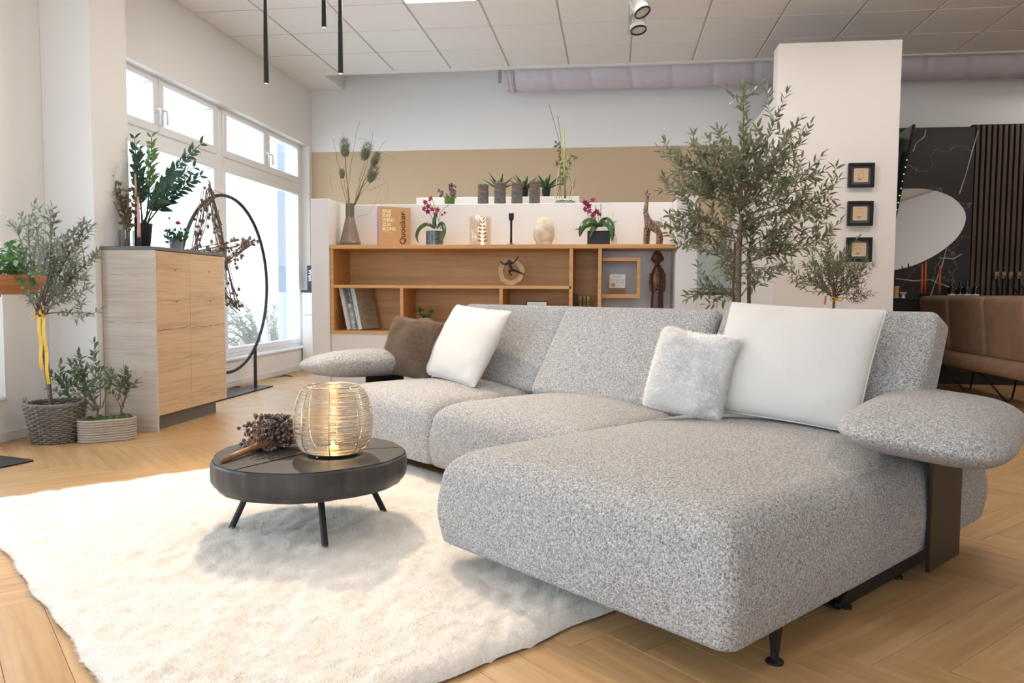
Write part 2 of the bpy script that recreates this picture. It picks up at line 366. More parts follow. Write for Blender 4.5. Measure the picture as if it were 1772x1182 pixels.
# front wall with shop window behind the camera
fw = MB(); fw.box(XL-.3, XR+.2, YF-.2, YF, -.1, .3); fw.box(XL-.3, XR+.2, YF-.2, YF, 2.7, RECZ); fw.box(2.2, XR+.2, YF-.2, YF, .3, 2.7); fw.box(XL-.3, XL+.5, YF-.2, YF, .3, 2.7); fw.box(-.5, -.3, YF-.2, YF, .3, 2.7)
struct(fw, 'wall_front', M_WALL)
for k, (a, b) in enumerate([(XL+.5, -.5), (-.3, 2.2)]):
    wn += 1; m = MB()
    for (p, q, r, s_) in ((a, b, .3, .37), (a, b, 2.63, 2.7), (a, a+.07, .3, 2.7), (b-.07, b, .3, 2.7)): m.box(p, q, YF-.12, YF-.04, r, s_)
    o = struct(m, 'window_%d' % wn, M_UPVC); MB().box(a+.06, b-.06, YF-.085, YF-.079, .36, 2.64).build('pane', M_GLASS, o)
    area('window_daylight_portal', ((a+b)/2, YF-.15, 1.5), (PI/2, 0, 0), b-a, 2.4, 10, (1, 1, 1), portal=True)
# outside: pale ground, a bush, the grey corner of the house
struct(MB().box(-60, XL-.35, -40, 60, -.5, -.3), 'ground_outside', mat('snowy_ground', srgb(225, 226, 228), .9))
tag(MB().box(-4.05, -3.93, 9.05, 9.5, -.3, 3.4, .01).build('facade_pilaster', mat('grey_render', srgb(180, 188, 198), .9, bump=.1, bscale=80)), 'bluish grey facade pilaster outside beside the far window', 'pilaster')
# kitchen-side dividing wall and free-standing white wall slab
struct(MB().box(1.31, 1.46, 6.9, YB, 0, 2.56), 'wall_divider', M_WALL2)
struct(MB().box(1.31, 2.265, 6.70, 6.90, 0, 2.95, bev=.004), 'wall_slab', M_WALL2)
# ================================================================== sofa
SG = (.274, 1.756); SRZ = math.radians(49.3-90)
def axis(h, r, nc=6, ni=8):
    c = [h-r+r*math.tan(PI/4*k/nc) for k in range(nc+1)]
    inner = [(-1+2*k/ni)*(h-r) for k in range(ni+1)]
    return [-x for x in c[::-1]][:-1]+inner+c[1:]
def soft_box(sx, sy, sz, r=.06, crown=0, ni=8, nc=6, rb=None):
    """rounded cushion block centred in x,y with its bottom at z=0"""
    h = Vector((sx/2, sy/2, sz/2)); r = min(r, h.x*.98, h.y*.98, h.z*.98)
    A = [axis(h[k], r, nc, ni) for k in range(3)]
    vid = {}; V = []; Fs = []
    def P(p):
        key = (round(p[0], 5), round(p[1], 5), round(p[2], 5))
        if key in vid: return vid[key]
        i = Vector([max(-(h[k]-r), min(h[k]-r, p[k])) for k in range(3)]); d = Vector(p)-i
        rr = r
        if rb is not None and p[2] < 0: pass
        q = i + (d.normalized()*rr if d.length > 1e-9 else d)
        if crown and q.z > 0:
            q.z += crown*(1-(q.x/h.x)**4)*(1-(q.y/h.y)**4)*min(1, q.z/(h.z))
        vid[key] = len(V); V.append((q.x, q.y, q.z+h.z)); return vid[key]
    for ax in range(3):
        b, c = (ax+1) % 3, (ax+2) % 3
        for sg in (-1, 1):
            for i in range(len(A[b])-1):
                for j in range(len(A[c])-1):
                    def pt(x, y):
                        p = [0, 0, 0]; p[ax] = sg*h[ax]; p[b] = A[b][x]; p[c] = A[c][y]; return P(tuple(p))
                    q = [pt(i, j), pt(i+1, j), pt(i+1, j+1), pt(i, j+1)]
                    Fs.append(q if sg > 0 else q[::-1])
    m = MB(); m.v = V; m.f = Fs; return m
def loft_block(sx, sy, z0, z1, rv=.038, rt=(.12, .10), rb=.016, crown=.03, bulge=.012, seg=7, side=10):
    """upholstered seat block: tight upright corners, wide soft top edge, small bottom edge"""
    hx, hy = sx/2, sy/2; hm = min(hx, hy); prof = []
    for k in range(4): a = PI/2*k/3; prof.append((rb*(1-math.sin(a)), z0+rb*(1-math.cos(a))))
    zt = z1-rt[1]
    for k in range(1, 6): f = k/6; prof.append((-bulge*math.sin(PI*f), z0+rb+(zt-z0-rb)*f))
    for k in range(0, 11): a = PI/2*k/10; prof.append((rt[0]*(1-math.cos(a)), zt+rt[1]*math.sin(a)))
    z_e = z1; n = 8
    for k in range(1, n+1):
        f = k/n; ins = rt[0]+(hm*.985-rt[0])*f; prof.append((ins, z_e+crown*(1-(1-f)**2)))
    V = []; Fs = []; ring = None
    for (ins, z) in prof:
        ax, ay = hx-ins, hy-ins; r = max(.004, min(rv*(1 if ins < rv else .9)+max(0, ins)*.35, ax*.95, ay*.95)); P = []
        for (cx, cy, a0) in ((ax-r, ay-r, 0), (-ax+r, ay-r, PI/2), (-ax+r, -ay+r, PI), (ax-r, -ay+r, 1.5*PI)):
            for k in range(seg+1): a = a0+PI/2*k/seg; P.append((cx+r*math.cos(a), cy+r*math.sin(a)))
        Q = []; m_ = len(P)
        for i in range(m_):
            Q.append(P[i])
            if i % (seg+1) == seg:
                p, q = P[i], P[(i+1) % m_]
                for k in range(1, side): Q.append((p[0]+(q[0]-p[0])*k/side, p[1]+(q[1]-p[1])*k/side))
        ring = len(Q); V += [(x, y, z) for x, y in Q]
    for j in range(len(prof)-1):
        for i in range(ring): Fs.append((j*ring+i, j*ring+(i+1) % ring, (j+1)*ring+(i+1) % ring, (j+1)*ring+i))
    Fs.append(tuple(range(ring))[::-1]); Fs.append(tuple((len(prof)-1)*ring+i for i in range(ring)))
    m = MB(); m.v = V; m.f = Fs; return m
def xform(mb, M): mb.v = [tuple(M @ Vector(v)) for v in mb.v]; return mb
sofa = empty('corner_sofa', (SG[0], SG[1], 0), SRZ, 'large grey boucle corner sofa with a long chaise and floating armrests', 'sofa')
zb = .098
def seat(x0, x1, y0, y1, z1=.405, crown=.03):
    return xform(loft_block(x1-x0, y1-y0, zb, z1, crown=crown), T((x0+x1)/2, (y0+y1)/2, 0))
seat(-1.065, .018, -.03, 1.62).build('chaise_seat', M_BOUCLE, sofa, True)
seat(-1.985, -1.0, .60, 1.60, .40).build('seat', M_BOUCLE, sofa, True)
seat(-2.94, -1.98, .60, 1.60, .40).build('seat', M_BOUCLE, sofa, True)
def backrest(x0, x1, yb, lean, z0=.36, hgt=.52, th=.20):
    m = soft_box(x1-x0, th, hgt, .04, 0, 8, 5)
    # belly towards the front, thinner at the top
    v2 = []
    for (x, y, z) in m.v:
        k = z/hgt; y = y*(1.0-.35*k) + .03*k
        y -= .03*math.sin(PI*min(1, max(0, k)))*(1-(2*x/(x1-x0))**4)
        v2.append((x, y, z))
    m.v = v2
    return xform(m, T((x0+x1)/2, yb+th/2, z0) @ Rx(-lean))
backrest(-.99, -.105, 1.20, .40).build('backrest', M_BOUCLE, sofa, True)
backrest(-1.935, -1.00, 1.16, .44).build('backrest', M_BOUCLE, sofa, True)
backrest(-2.86, -1.945, 1.22, .44).build('backrest', M_BOUCLE, sofa, True)
def armrest(cx, cy, cz, rz, tilt, wx=.40, ly=.86, th=.17):
    m = MB(); n, k = 40, 12; V = []; Fs = []
    for i in range(n+1):
        for j in range(n+1):
            pass
    # superellipsoid cushion
    bm = bmesh.new(); bmesh.ops.create_uvsphere(bm, u_segments=56, v_segments=28, radius=1)
    for v in bm.verts:
        c = v.co; a = math.atan2(c.y, c.x); e = .42
        cu, su = math.cos(a), math.sin(a); rad = math.sqrt(max(0, 1-c.z*c.z))
        px = math.copysign(abs(cu)**e, cu); py = math.copysign(abs(su)**e, su)
        rr = rad**.72; zz = math.copysign(abs(c.z)**1.2, c.z)
        v.co = Vector((px*rr*wx/2, py*rr*ly/2, zz*th/2))
    bm.transform(T(cx, cy, cz) @ Rz(rz) @ Ry(tilt)); return m.bm(bm)
armrest(-.01, 1.22, .487, math.radians(12), math.radians(5), .48, 1.0, .175).build('armrest', M_BOUCLE, sofa, True)
armrest(-3.05, .93, .488, math.radians(-8), math.radians(-5), .44, .78, .165).build('armrest', M_BOUCLE, sofa, True)
M_BRONZE = mat('dark_bronze_metal', srgb(58, 50, 42), .45, metal=.6)
MB().box(.034, .046, 1.03, 1.29, .045, .50, .002).build('arm_bracket', M_BRONZE, sofa)
MB().box(-2.976, -2.964, .86, 1.12, .045, .50, .002).build('arm_bracket', M_BRONZE, sofa)
def runner(x, y0, y1, sg):
    m = MB(); poly = [(y0, .012), (y1, .012), (y1, .125), (y0+.28, .125), (y0+.12, .075), (y0, .03)]
    m.prism(poly, 0, .012, Matrix(((0, 0, 1, x), (1, 0, 0, 0), (0, 1, 0, 0), (0, 0, 0, 1))))
    for y in (y0+.06, y0+.42, y1-.05): m.lathe([(.016, 0), (.016, .008), (.006, .014), (.006, .03)], 10, T(x+.006, y, 0))
    m.box(x-.05, x+.012, y0, y0+.05, .012, .02)
    return m
runner(-.055, .62, 1.42, 1).build('side_runner', M_BLACK, sofa); runner(-2.92, .75, 1.42, 1).build('side_runner', M_BLACK, sofa)
def sleg(x, y):
    m = MB(); m.tube([(x, y, .012), (x, y, .12)], [.010, .02], 4); m.lathe([(.022, 0), (.022, .006), (.010, .012), (.010, .03)], 10, T(x, y, 0)); return m
for (x, y) in ((-.012, .215), (-.98, .18)): sleg(x, y).build('leg', M_BLACK, sofa)
m = MB(); m.box(-2.86, -1.1, .80, 1.5, .028, .115); m.box(-1.0, -.1, .9, 1.5, .028, .115); m.build('base_frame', mat('charcoal_base', srgb(62, 60, 58), .6), sofa)
MB().box(-2.875, -2.845, 1.34, 1.352, .60, .72, .003).build('hinge_fitting', M_BLACK, sofa)
# ------------------------------------------------------------------ cushions
def pillow(w, hgt, th, n=28, pinch=.06, seed=0, wr=.006, fl=0, ex=.55):
    """pillow standing in the xz plane: local x = width, z = height (0..hgt), y = thickness"""
    rnd = random.Random(seed); ph = [rnd.uniform(0, 6.28) for _ in range(12)]
    V = []; Fs = []
    def prof(u, v): return max(0, (1-u*u))**ex*max(0, (1-v*v))**ex
    idx = {}
    for side in (0, 1):
        for i in range(n+1):
            for j in range(n+1):
                u = -math.cos(PI*i/n); v = -math.cos(PI*j/n)
                edge = i in (0, n) or j in (0, n)
                if side == 1 and edge: idx[(1, i, j)] = idx[(0, i, j)]; continue
                x = w/2*u*(1-pinch*(1-v*v)); z = hgt/2*v*(1-pinch*(1-u*u))
                t = th/2*prof(u, v)
                t += wr*(math.sin(7*u+ph[0]+3*v)*math.sin(5*v+ph[1]) + .6*math.sin(13*u*v+ph[2]))*(abs(u)**3+abs(v)**3)*(1-max(u*u, v*v))*3
                y = t if side else -t
                idx[(side, i, j)] = len(V); V.append((x, y, z+hgt/2))
        for i in range(n):
            for j in range(n):
                q = [idx[(side, i, j)], idx[(side, i+1, j)], idx[(side, i+1, j+1)], idx[(side, i, j+1)]]
                Fs.append(q if side == 0 else q[::-1])
    m = MB(); m.v = V; m.f = Fs; return m
def seam_of(w, hgt, pinch, r=.004, n=24):
    P = []
    for (a, b, c, d) in ((-1, -1, 1, -1), (1, -1, 1, 1), (1, 1, -1, 1), (-1, 1, -1, -1)):
        for k in range(n):
            s = k/n; u = a+(c-a)*s; v = b+(d-b)*s
            P.append((w/2*u*(1-pinch*(1-v*v)), 0, hgt/2*v*(1-pinch*(1-u*u))+hgt/2))
    return MB().tube(P, r, 5, closed=True)
M_LINEN = mat('white_linen', srgb(212, 206, 199), .9, noise=.02, nscale=200, bump=.12, bscale=500, sheen=.1)
M_FURW = pile('white_fur', srgb(248, 246, 244), .5)
M_FURB = pile('brown_fur', srgb(172, 150, 130), .4)
def place(name, mb, matl, loc, rz, lean, roll, label, cat='cushion', seam=None, group=None):
    """loc = middle of the bottom edge; rz turns the face; lean tips it back; roll turns it in its own plane"""
    t = empty(name, loc, 0, label, cat, group)
    t.rotation_euler = (Rz(rz) @ Rx(-lean) @ Ry(roll)).to_euler()
    o = mb.build('cover', matl, t, True)
    if seam: seam.build('piping', matl, t, True)
    return t, o
def sp(x, y, z): return Matrix.Translation((SG[0], SG[1], 0)) @ Rz(SRZ) @ Vector((x, y, z))
def fur(o, count, length, width, matl, name='fur', seed=1, comb=(0, 0, -1), spread=.6, top=True):
    """short blades of pile on a mesh object, one joined part"""
    rng = np.random.default_rng(seed); me = o.data; me.calc_loop_triangles()
    n = len(me.loop_triangles); tri = np.zeros(n*3, np.int32); me.loop_triangles.foreach_get('vertices', tri); tri = tri.reshape(-1, 3)
    co = np.zeros(len(me.vertices)*3, np.float32); me.vertices.foreach_get('co', co); co = co.reshape(-1, 3)
    no = np.zeros(len(me.vertices)*3, np.float32); me.vertices.foreach_get('normal', no); no = no.reshape(-1, 3)
    a, b, c = co[tri[:, 0]], co[tri[:, 1]], co[tri[:, 2]]; ar = np.linalg.norm(np.cross(b-a, c-a), axis=1); ar /= ar.sum()
    ti = rng.choice(n, count, p=ar); r1 = np.sqrt(rng.random(count)); r2 = rng.random(count)
    w0, w1, w2 = (1-r1)[:, None], (r1*(1-r2))[:, None], (r1*r2)[:, None]
    P = a[ti]*w0+b[ti]*w1+c[ti]*w2; N = no[tri[ti, 0]]*w0+no[tri[ti, 1]]*w1+no[tri[ti, 2]]*w2
    # flow field for combed tufts
    fl = np.stack([np.sin(P[:, 0]*17+3*np.sin(P[:, 2]*11+P[:, 1]*9)+seed), np.sin(P[:, 1]*15+2.5*np.sin(P[:, 0]*13)+1.3*seed), np.sin(P[:, 2]*16+2*np.sin(P[:, 1]*12+P[:, 0]*7))], 1)
    D = N*.75 + fl*.55*spread + np.array(comb)*.45 + rng.normal(0, .28*spread, (count, 3)); D /= np.linalg.norm(D, axis=1)[:, None]
    L_ = length*(.6+.6*rng.random(count))[:, None]
    side = np.cross(D, N+rng.normal(0, .25, (count, 3))); side /= np.linalg.norm(side, axis=1)[:, None]; side *= width
    V = np.stack([P-side-N*.002, P+side-N*.002, P+D*L_], 1).reshape(-1, 3); Fc = np.arange(count*3).reshape(-1, 3)
    ob_ = npmesh(name, V, Fc, matl, o, False)
    return tag(ob_, kind='stuff')
zs = .418
tb, ob = place('fur_cushion', pillow(.36, .335, .15, seed=2, pinch=.02, ex=.36), M_FURB, sp(-2.81, 1.02, zs+.008), SRZ+.28, .30, .10, 'brown fluffy cushion beside the left armrest')
ob.data.materials[0] = mat('brown_hide', srgb(140, 118, 100), .95)
fur(ob, 60000, .012, .0012, M_FURB, seed=3)
tw, ow = place('linen_cushion', pillow(.545, .45, .15, seed=5, pinch=.03, ex=.45), M_LINEN, sp(-2.44, 1.045, zs+.012), SRZ-.06, .52, .06, 'white linen cushion leaning next to the brown fluffy one', seam=seam_of(.52, .45, .03))
tf, of = place('fur_cushion', pillow(.315, .32, .155, seed=8, ex=.36, pinch=.02), M_FURW, sp(-.86, .985, zs+.03), SRZ+.20, .34, .12, 'white shaggy fur cushion in front of the large linen one')
of.data.materials[0] = mat('white_hide', srgb(244, 242, 240), .95)
fur(of, 42000, .016, .0017, M_FURW, seed=6, spread=.8)
tl, ol = place('linen_cushion', pillow(.60, .46, .18, seed=11, pinch=.03, ex=.45), M_LINEN, sp(-.53, 1.10, zs+.025), SRZ+.08, .44, .04, 'largest white linen cushion, on the chaise end by the right armrest', seam=seam_of(.60, .46, .03))
# ------------------------------------------------------------------ rug
M_RUG = pile('cream_plush', srgb(248, 243, 237), .5)
def rug():
    t0, t1, s0, s1 = .47, 2.88, -1.05, .72
    nx, ny = 300, 220
    u = np.linspace(t0, t1, nx); v = np.linspace(s0, s1, ny); U, Vv = np.meshgrid(u, v, indexing='ij')
    fx = (U-t0)/(t1-t0); fy = (Vv-s0)/(s1-s0)
    wob = lambda q, a: .004*np.sin(q*9+a)+.004*np.sin(q*23+2*a)
    ex = np.minimum(fx, 1-fx)*(t1-t0); ey = np.minimum(fy, 1-fy)*(s1-s0); e = np.minimum(ex, ey)
    X = -(U + wob(Vv, 1)*(1-np.clip(ex/.3, 0, 1))); Y = Vv + wob(U, 2)*(1-np.clip(ey/.3, 0, 1))
    Z = .006+.022*np.clip(e/.035, 0, 1)**.5
    rng = np.random.default_rng(4)
    for k in range(46):
        kx, ky = rng.normal(0, 1, 2)*rng.choice([14, 30, 60]); a = rng.uniform(0, 6.28)
        w_ = np.sin(kx*X+ky*Y+a+1.5*np.sin(3*X+5*Y+a)); Z += .0009*np.clip(w_, -.2, 1)*np.clip(e/.06, 0, 1)
    # pressed tracks
    for k in range(40):
        cx, cy = rng.uniform(-t1, -t0), rng.uniform(s0, s1); th_ = rng.normal(.3, .4); ln = rng.uniform(.05, .16); wd = rng.uniform(.006, .015)
        dx, dy = X-cx, Y-cy; a = dx*math.cos(th_)+dy*math.sin(th_); b = -dx*math.sin(th_)+dy*math.cos(th_)+1.2*a*a
        Z -= .006*np.exp(-(a/ln)**2-(b/wd)**2)
    P = np.stack([X, Y, Z], 2).reshape(-1, 3); I = np.arange(nx*ny).reshape(nx, ny)
    Fc = np.stack([I[:-1, :-1], I[:-1, 1:], I[1:, 1:], I[1:, :-1]], 2).reshape(-1, 4)
    t = empty('rug', (SG[0], SG[1], 0), SRZ, 'cream plush rug under the round table', 'rug')
    o = npmesh('pile_surface', P, Fc, M_RUG, t)
    b = MB(); b.box(-t1+.012, -t0-.012, s0+.012, s1-.012, .001, .007); b.build('backing', mat('grey_rug_backing', srgb(150, 146, 140), .9), t)
    return o
rg = rug()
rg.data.materials[0] = mat('cream_base', srgb(243, 238, 232), .95)
fur(rg, 420000, .012, .0013, M_RUG, name='pile', seed=2, comb=(.5, -.7, .1), spread=.45)
# ------------------------------------------------------------------ table
TX, TY = -1.125, 2.77; TZ = .30
tab = empty('coffee_table', (TX, TY, .026), 0, 'round black tree-slice coffee table on thin metal legs', 'table')
M_BURNT = wood('charred_wood', (srgb(40, 38, 37), srgb(62, 58, 56), srgb(84, 80, 78)), (14, 14, 2), .42, bump=.5)
def ringwood():
    m, nt, p, new, L = _new('charred_end_grain')
    v = coords(nt, new, L, (1, 1, 1)); wv = new('ShaderNodeTexWave'); wv.wave_type = 'RINGS'; wv.rings_direction = 'Z'; wv.inputs['Scale'].default_value = 55; wv.inputs['Distortion'].default_value = 2.5; wv.inputs['Detail'].default_value = 2; L(v, wv.inputs['Vector'])
    n = new('ShaderNodeTexNoise'); n.inputs['Scale'].default_value = 9; n.inputs['Detail'].default_value = 6; L(v, n.inputs['Vector'])
    rp = new('ShaderNodeValToRGB'); rp.color_ramp.elements[0].color = (*srgb(44, 42, 41), 1); rp.color_ramp.elements[1].color = (*srgb(70, 67, 65), 1); L(n.outputs['Fac'], rp.inputs[0]); L(rp.outputs[0], p.inputs['Base Color'])
    p.inputs['Roughness'].default_value = .6; p.inputs['Specular IOR Level'].default_value = .25; b = new('ShaderNodeBump'); b.inputs['Strength'].default_value = .25; b.inputs['Distance'].default_value = .003; L(wv.outputs['Fac'], b.inputs['Height']); L(b.outputs[0], p.inputs['Normal']); return m
M_RING = ringwood()
def slab():
    rnd = random.Random(3); n = 96
    def rad(a): return .358*(1+.012*math.sin(3*a+1)+.010*math.sin(5*a+2.2)+.006*math.sin(9*a)+.004*math.sin(17*a+1))+ (-.02*math.exp(-((a-3.6)/.25)**2))
    top = TZ-.026; bot = top-.105
    prof = [(.93, bot), (.955, bot+.014), (.972, bot+.018), (1., bot+.034), (1.004, bot+.06), (1.002, top-.03), (1., top-.006), (.982, top)]
    V = []; Fs = []
    for (k, z) in prof:
        for i in range(n):
            a = 2*PI*i/n; r = rad(a)*k*(1+.004*math.sin(23*a+z*40)); V.append((r*math.cos(a), r*math.sin(a), z))
    for j in range(len(prof)-1):
        for i in range(n): Fs.append((j*n+i, j*n+(i+1) % n, (j+1)*n+(i+1) % n, (j+1)*n+i))
    m = MB(); m.v = V; m.f = Fs; c = len(V); Fs.append(tuple(range(n))[::-1]); m.build('slice_body', M_BURNT, tab, 'auto')
    # top face in wedges, parted by drying cracks
    cr = [-1.95, .42, 1.35, 2.75]
    for q in range(4):
        a0 = cr[q]+.012; a1 = cr[(q+1) % 4]+(2*PI if q == 3 else 0)-.012; P = [(.012*math.cos((a0+a1)/2), .012*math.sin((a0+a1)/2))]
        for i in range(25):
            a = a0+(a1-a0)*i/24; g = .006/.36; P.append((rad(a)*.977*math.cos(a), rad(a)*.977*math.sin(a)))
        MB().prism(P, top-.0005, top+.003).build('top_wedge', M_RING, tab)
slab()
for k, (x, y) in enumerate([(-1.374, 2.63), (-.95, 2.474), (-.881, 2.94), (-1.30, 3.08)]):
    dx, dy = (x-TX), (y-TY); q = .72
    m = MB(); m.tube([(dx, dy, 0), (dx*q, dy*q, .175)], .012, 8); m.build('leg', M_BLACK, tab, 'auto')
# ================================================================== plant helpers
M_BARK = mat('grey_brown_bark', srgb(122, 106, 88), .8, noise=.2, nscale=40, bump=.4, bscale=120)
M_TWIG = mat('brown_twig', srgb(112, 88, 66), .8, noise=.2, nscale=60)
def leafmat(name, c1, c2, rough=.45, tr=.15):
    m = mat(name, c1, rough, col2=c2, nscale=18); nt = m.node_tree; p = nt.nodes['Principled BSDF']
    t = nt.nodes.new('ShaderNodeBsdfTranslucent'); t.inputs[0].default_value = (*[min(1, x*1.6) for x in c2], 1); x = nt.nodes.new('ShaderNodeMixShader'); x.inputs[0].default_value = tr
    nt.links.new(p.outputs[0], x.inputs[1]); nt.links.new(t.outputs[0], x.inputs[2]); nt.links.new(x.outputs[0], nt.nodes['Material Output'].inputs[0]); return m
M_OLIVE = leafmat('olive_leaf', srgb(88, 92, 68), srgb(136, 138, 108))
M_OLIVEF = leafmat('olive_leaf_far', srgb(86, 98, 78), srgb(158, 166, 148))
M_GREEN = leafmat('deep_green_leaf', srgb(42, 70, 40), srgb(70, 100, 58), .35)
M_FRESH = leafmat('fresh_green_leaf', srgb(78, 112, 52), srgb(122, 152, 78), .45)
M_MOSS = mat('moss', srgb(84, 98, 48), .95, noise=.4, nscale=60, bump=1, bscale=120)
M_SOIL = mat('dark_soil', srgb(58, 46, 36), .95, noise=.3, nscale=80, bump=1, bscale=150)
LV = [(0, 0, 0), (.3, 0, -.012), (.3, .5, .04), (.3, -.5, .04), (.66, 0, -.03), (.66, .40, .015), (.66, -.40, .015), (1, 0, -.11)]
LF = [(0, 1, 2), (0, 3, 1), (1, 4, 5, 2), (1, 3, 6, 4), (4, 7, 5), (4, 6, 7)]
def leaf_matrix(p, d, up, L_, W_):
    d = Vector(d).normalized(); s = Vector(up).cross(d)
    s = s.normalized() if s.length > 1e-4 else d.orthogonal().normalized()
    n = d.cross(s)
    return Matrix(((d.x*L_, s.x*W_, n.x*L_, p[0]), (d.y*L_, s.y*W_, n.y*L_, p[1]), (d.z*L_, s.z*W_, n.z*L_, p[2]), (0, 0, 0, 1)))
def leaves_mesh(mats_, name, matl, parent):
    m = MB(); LVv = [Vector(v) for v in LV]
    for M in mats_: m.M = M; m.add(LVv, LF)
    return m.build(name, matl, parent, True)
def bez(p, c, q, n=8):
    return [p*(1-t)**2+c*2*t*(1-t)+q*t*t for t in [i/n for i in range(n+1)]]
def rv(R, s=1): return Vector((R.gauss(0, s), R.gauss(0, s), R.gauss(0, s)))
def twig_leaves(R, pts, out, L_, W_, start=.3, step=None, droop=0, open_=.8):
    """opposite pairs of leaves along a twig"""
    step = step or L_*.42; acc = 0; tot = sum((pts[i+1]-pts[i]).length for i in range(len(pts)-1)); pos = 0; k = 0
    for i in range(len(pts)-1):
        seg = pts[i+1]-pts[i]; l = seg.length
        if l < 1e-6: continue
        t = seg/l
        while acc <= l:
            if (pos+acc)/tot >= start:
                p = pts[i]+t*acc; a = t.orthogonal().normalized(); a = Matrix.Rotation(k*PI/2+R.uniform(-.5, .5), 3, t) @ a
                for sg in (1, -1):
                    if R.random() < .1: continue
                    d = t*R.uniform(.5, 1)+a*sg*open_*R.uniform(.7, 1.2)+rv(R, .12); d.z -= droop
                    sc = R.uniform(.75, 1.15); out.append(leaf_matrix(p, d, rv(R, .5)+Vector((0, 0, 1)), L_*sc, W_*sc))
                k += 1
            acc += step*R.uniform(.8, 1.25)
        acc -= l; pos += l
    d = pts[-1]-pts[-2]; out.append(leaf_matrix(pts[-1], d, Vector((0, .3, 1)), L_*.9, W_*.9))
def bush(R, root, origin, targets, L_, W_, mb, rad=.004, sub=3, sublen=.12, droop=0, open_=.8, start=.35, lift=.25):
    """branches from origin to each target with side twigs; returns leaf matrices"""
    out = []
    for q in targets:
        o = origin+rv(R, .012); c = o.lerp(q, .5)+Vector((R.gauss(0, .04), R.gauss(0, .04), lift*(q-o).length*R.uniform(.1, .7)))
        pts = bez(o, c, q, 9); n = len(pts)
        mb.tube(pts, [rad*(1-.75*i/(n-1)) for i in range(n)], 5); twig_leaves(R, pts, out, L_, W_, start, open_=open_, droop=droop)
        for s in range(sub):
            i = R.randint(int(n*.4), n-2); p = pts[i]; d = (pts[i+1]-pts[i]).normalized()*.8+rv(R, .6); d.z += .25; d.normalize(); l = sublen*R.uniform(.6, 1.25)
            tp = bez(p, p+d*l*.5+rv(R, .01), p+d*l+Vector((0, 0, .03)), 5); mb.tube(tp, [rad*.45*(1-.6*k/5) for k in range(6)], 4); twig_leaves(R, tp, out, L_, W_, .12, open_=open_, droop=droop)
    return out
def split_leaves(mats_, root, matl, n=0, name='leaf', key=None):
    """the n nearest leaves as parts of their own, the rest joined"""
    if n:
        mats_ = sorted(mats_, key=lambda M: (M.translation - Vector((0, 0, CAMZ)) + root.location).length if key is None else key(M))
        me = MB(); me.v = LV; me.f = LF; me = me.mesh(name, matl, True)
        for M in mats_[:n]: o = link(name, me, None, root); o.matrix_local = M
        mats_ = mats_[n:]
    if mats_: tag(leaves_mesh(mats_, 'foliage', matl, root), kind='stuff')
def bow(mb_, c, s=.03, M=None):
    c = Vector(c)
    for sg in (1, -1):
        P = [c+Vector((sg*s*a, -.006, s*b)) for a, b in ((0, 0), (.5, .45), (1.1, .5), (1.25, .05), (.9, -.25), (.4, -.1), (0, 0))]; mb_.tube(P, s*.13, 5)
    mb_.ell(c, s*.22, 1)
# ================================================================== left side: cabinet by the pier
M_CABL = oakdecor('light_oak_decor', srgb(212, 180, 142), srgb(190, 154, 116), (70, 3, 70), (9, .9, 9))
M_CABX = oakdecor('light_oak_decor_daylit', srgb(212, 200, 186), srgb(192, 178, 164), (3, 70, 70), (1.4, 9, 9))  # same oak greyed for the daylit side: cool daylight put into its colour
cx0, cx1, cy0, cy1, cz = -3.245, -2.885, 4.615, 5.515, 1.165
cab = empty('oak_cabinet', (cx0, cy0, 0), 0, 'tall pale oak cabinet with grey top beside the white pier', 'cabinet')
CW, CD = cx1-cx0, cy1-cy0
sp0 = MB().box(0, CW, 0, .019, 0, cz, .001).build('side_panel', M_CABX, cab); ck_ = MB(); Rk = random.Random(9)
for (z_, xa, xb, w_) in ((1.01, .01, .28, .0016), (.705, .01, .35, .0018), (.385, .02, .35, .001), (.03, .18, .34, .002), (.18, .02, .1, .001)):
    ck_.tube([(xa+(xb-xa)*q_/14, .0005, z_-.014*q_/14*(z_ > .9)+Rk.gauss(0, .0016)) for q_ in range(15)], [w_*Rk.uniform(.2, 1.2) for q_ in range(15)], 4)
tag(ck_.build('wood_cracks', mat('grey_crack', srgb(120, 106, 94), .8), sp0), kind='stuff'); MB().box(0, CW, CD-.019, CD, .1, cz, .001).build('side_panel', M_CABX, cab)
MB().box(.002, CW-.022, .02, CD-.02, .1, cz-.001).build('body', mat('cabinet_body', srgb(150, 128, 104), .7), cab)
MB().box(.05, CW-.045, .02, CD-.08, 0, .1).build('plinth', M_PLINTH, cab)
M_CRK = mat('dark_crack', srgb(104, 82, 62), .8)
ym = (CD)/2-.035
for (a, b) in ((.021, ym-.0015), (ym+.0015, CD-.021)):
    d = MB().box(CW-.0215, CW-.001, a, b, .102, cz-.003, .001).build('door', M_CABL, cab)
    ck_ = MB(); Rk = random.Random(int(a*100))
    for (z_, y_a, y_b, w_) in ((.652, a+.002, b-.002, .0022), (.835, a+(b-a)*.45, b-.002, .0012), (.45, a+(b-a)*.5 if a > .1 else b-.09, b-.004, .001), (1.03, b-.14, b-.004, .001), (.165, a+(b-a)*.55, b-.01, .0012)):
        n_ = 12; ck_.tube([(CW-.0012, y_a+(y_b-y_a)*q_/n_, z_+.012*q_/n_+Rk.gauss(0, .0022)) for q_ in range(n_+1)], [w_*Rk.uniform(.3, 1.2) for q_ in range(n_+1)], 4)
    for (fy, z_) in ((.58, .835), (.56, 1.045)): ck_.ell((CW-.0015, a+(b-a)*fy, z_), (.0012, .014, .006), 1)
    tag(ck_.build('wood_cracks', M_CRK, d), kind='stuff')
MB().box(-.004, CW+.004, -.006, CD+.006, cz, cz+.022, .002).build('top_board', M_GREYTOP, cab)
CT = cz+.022
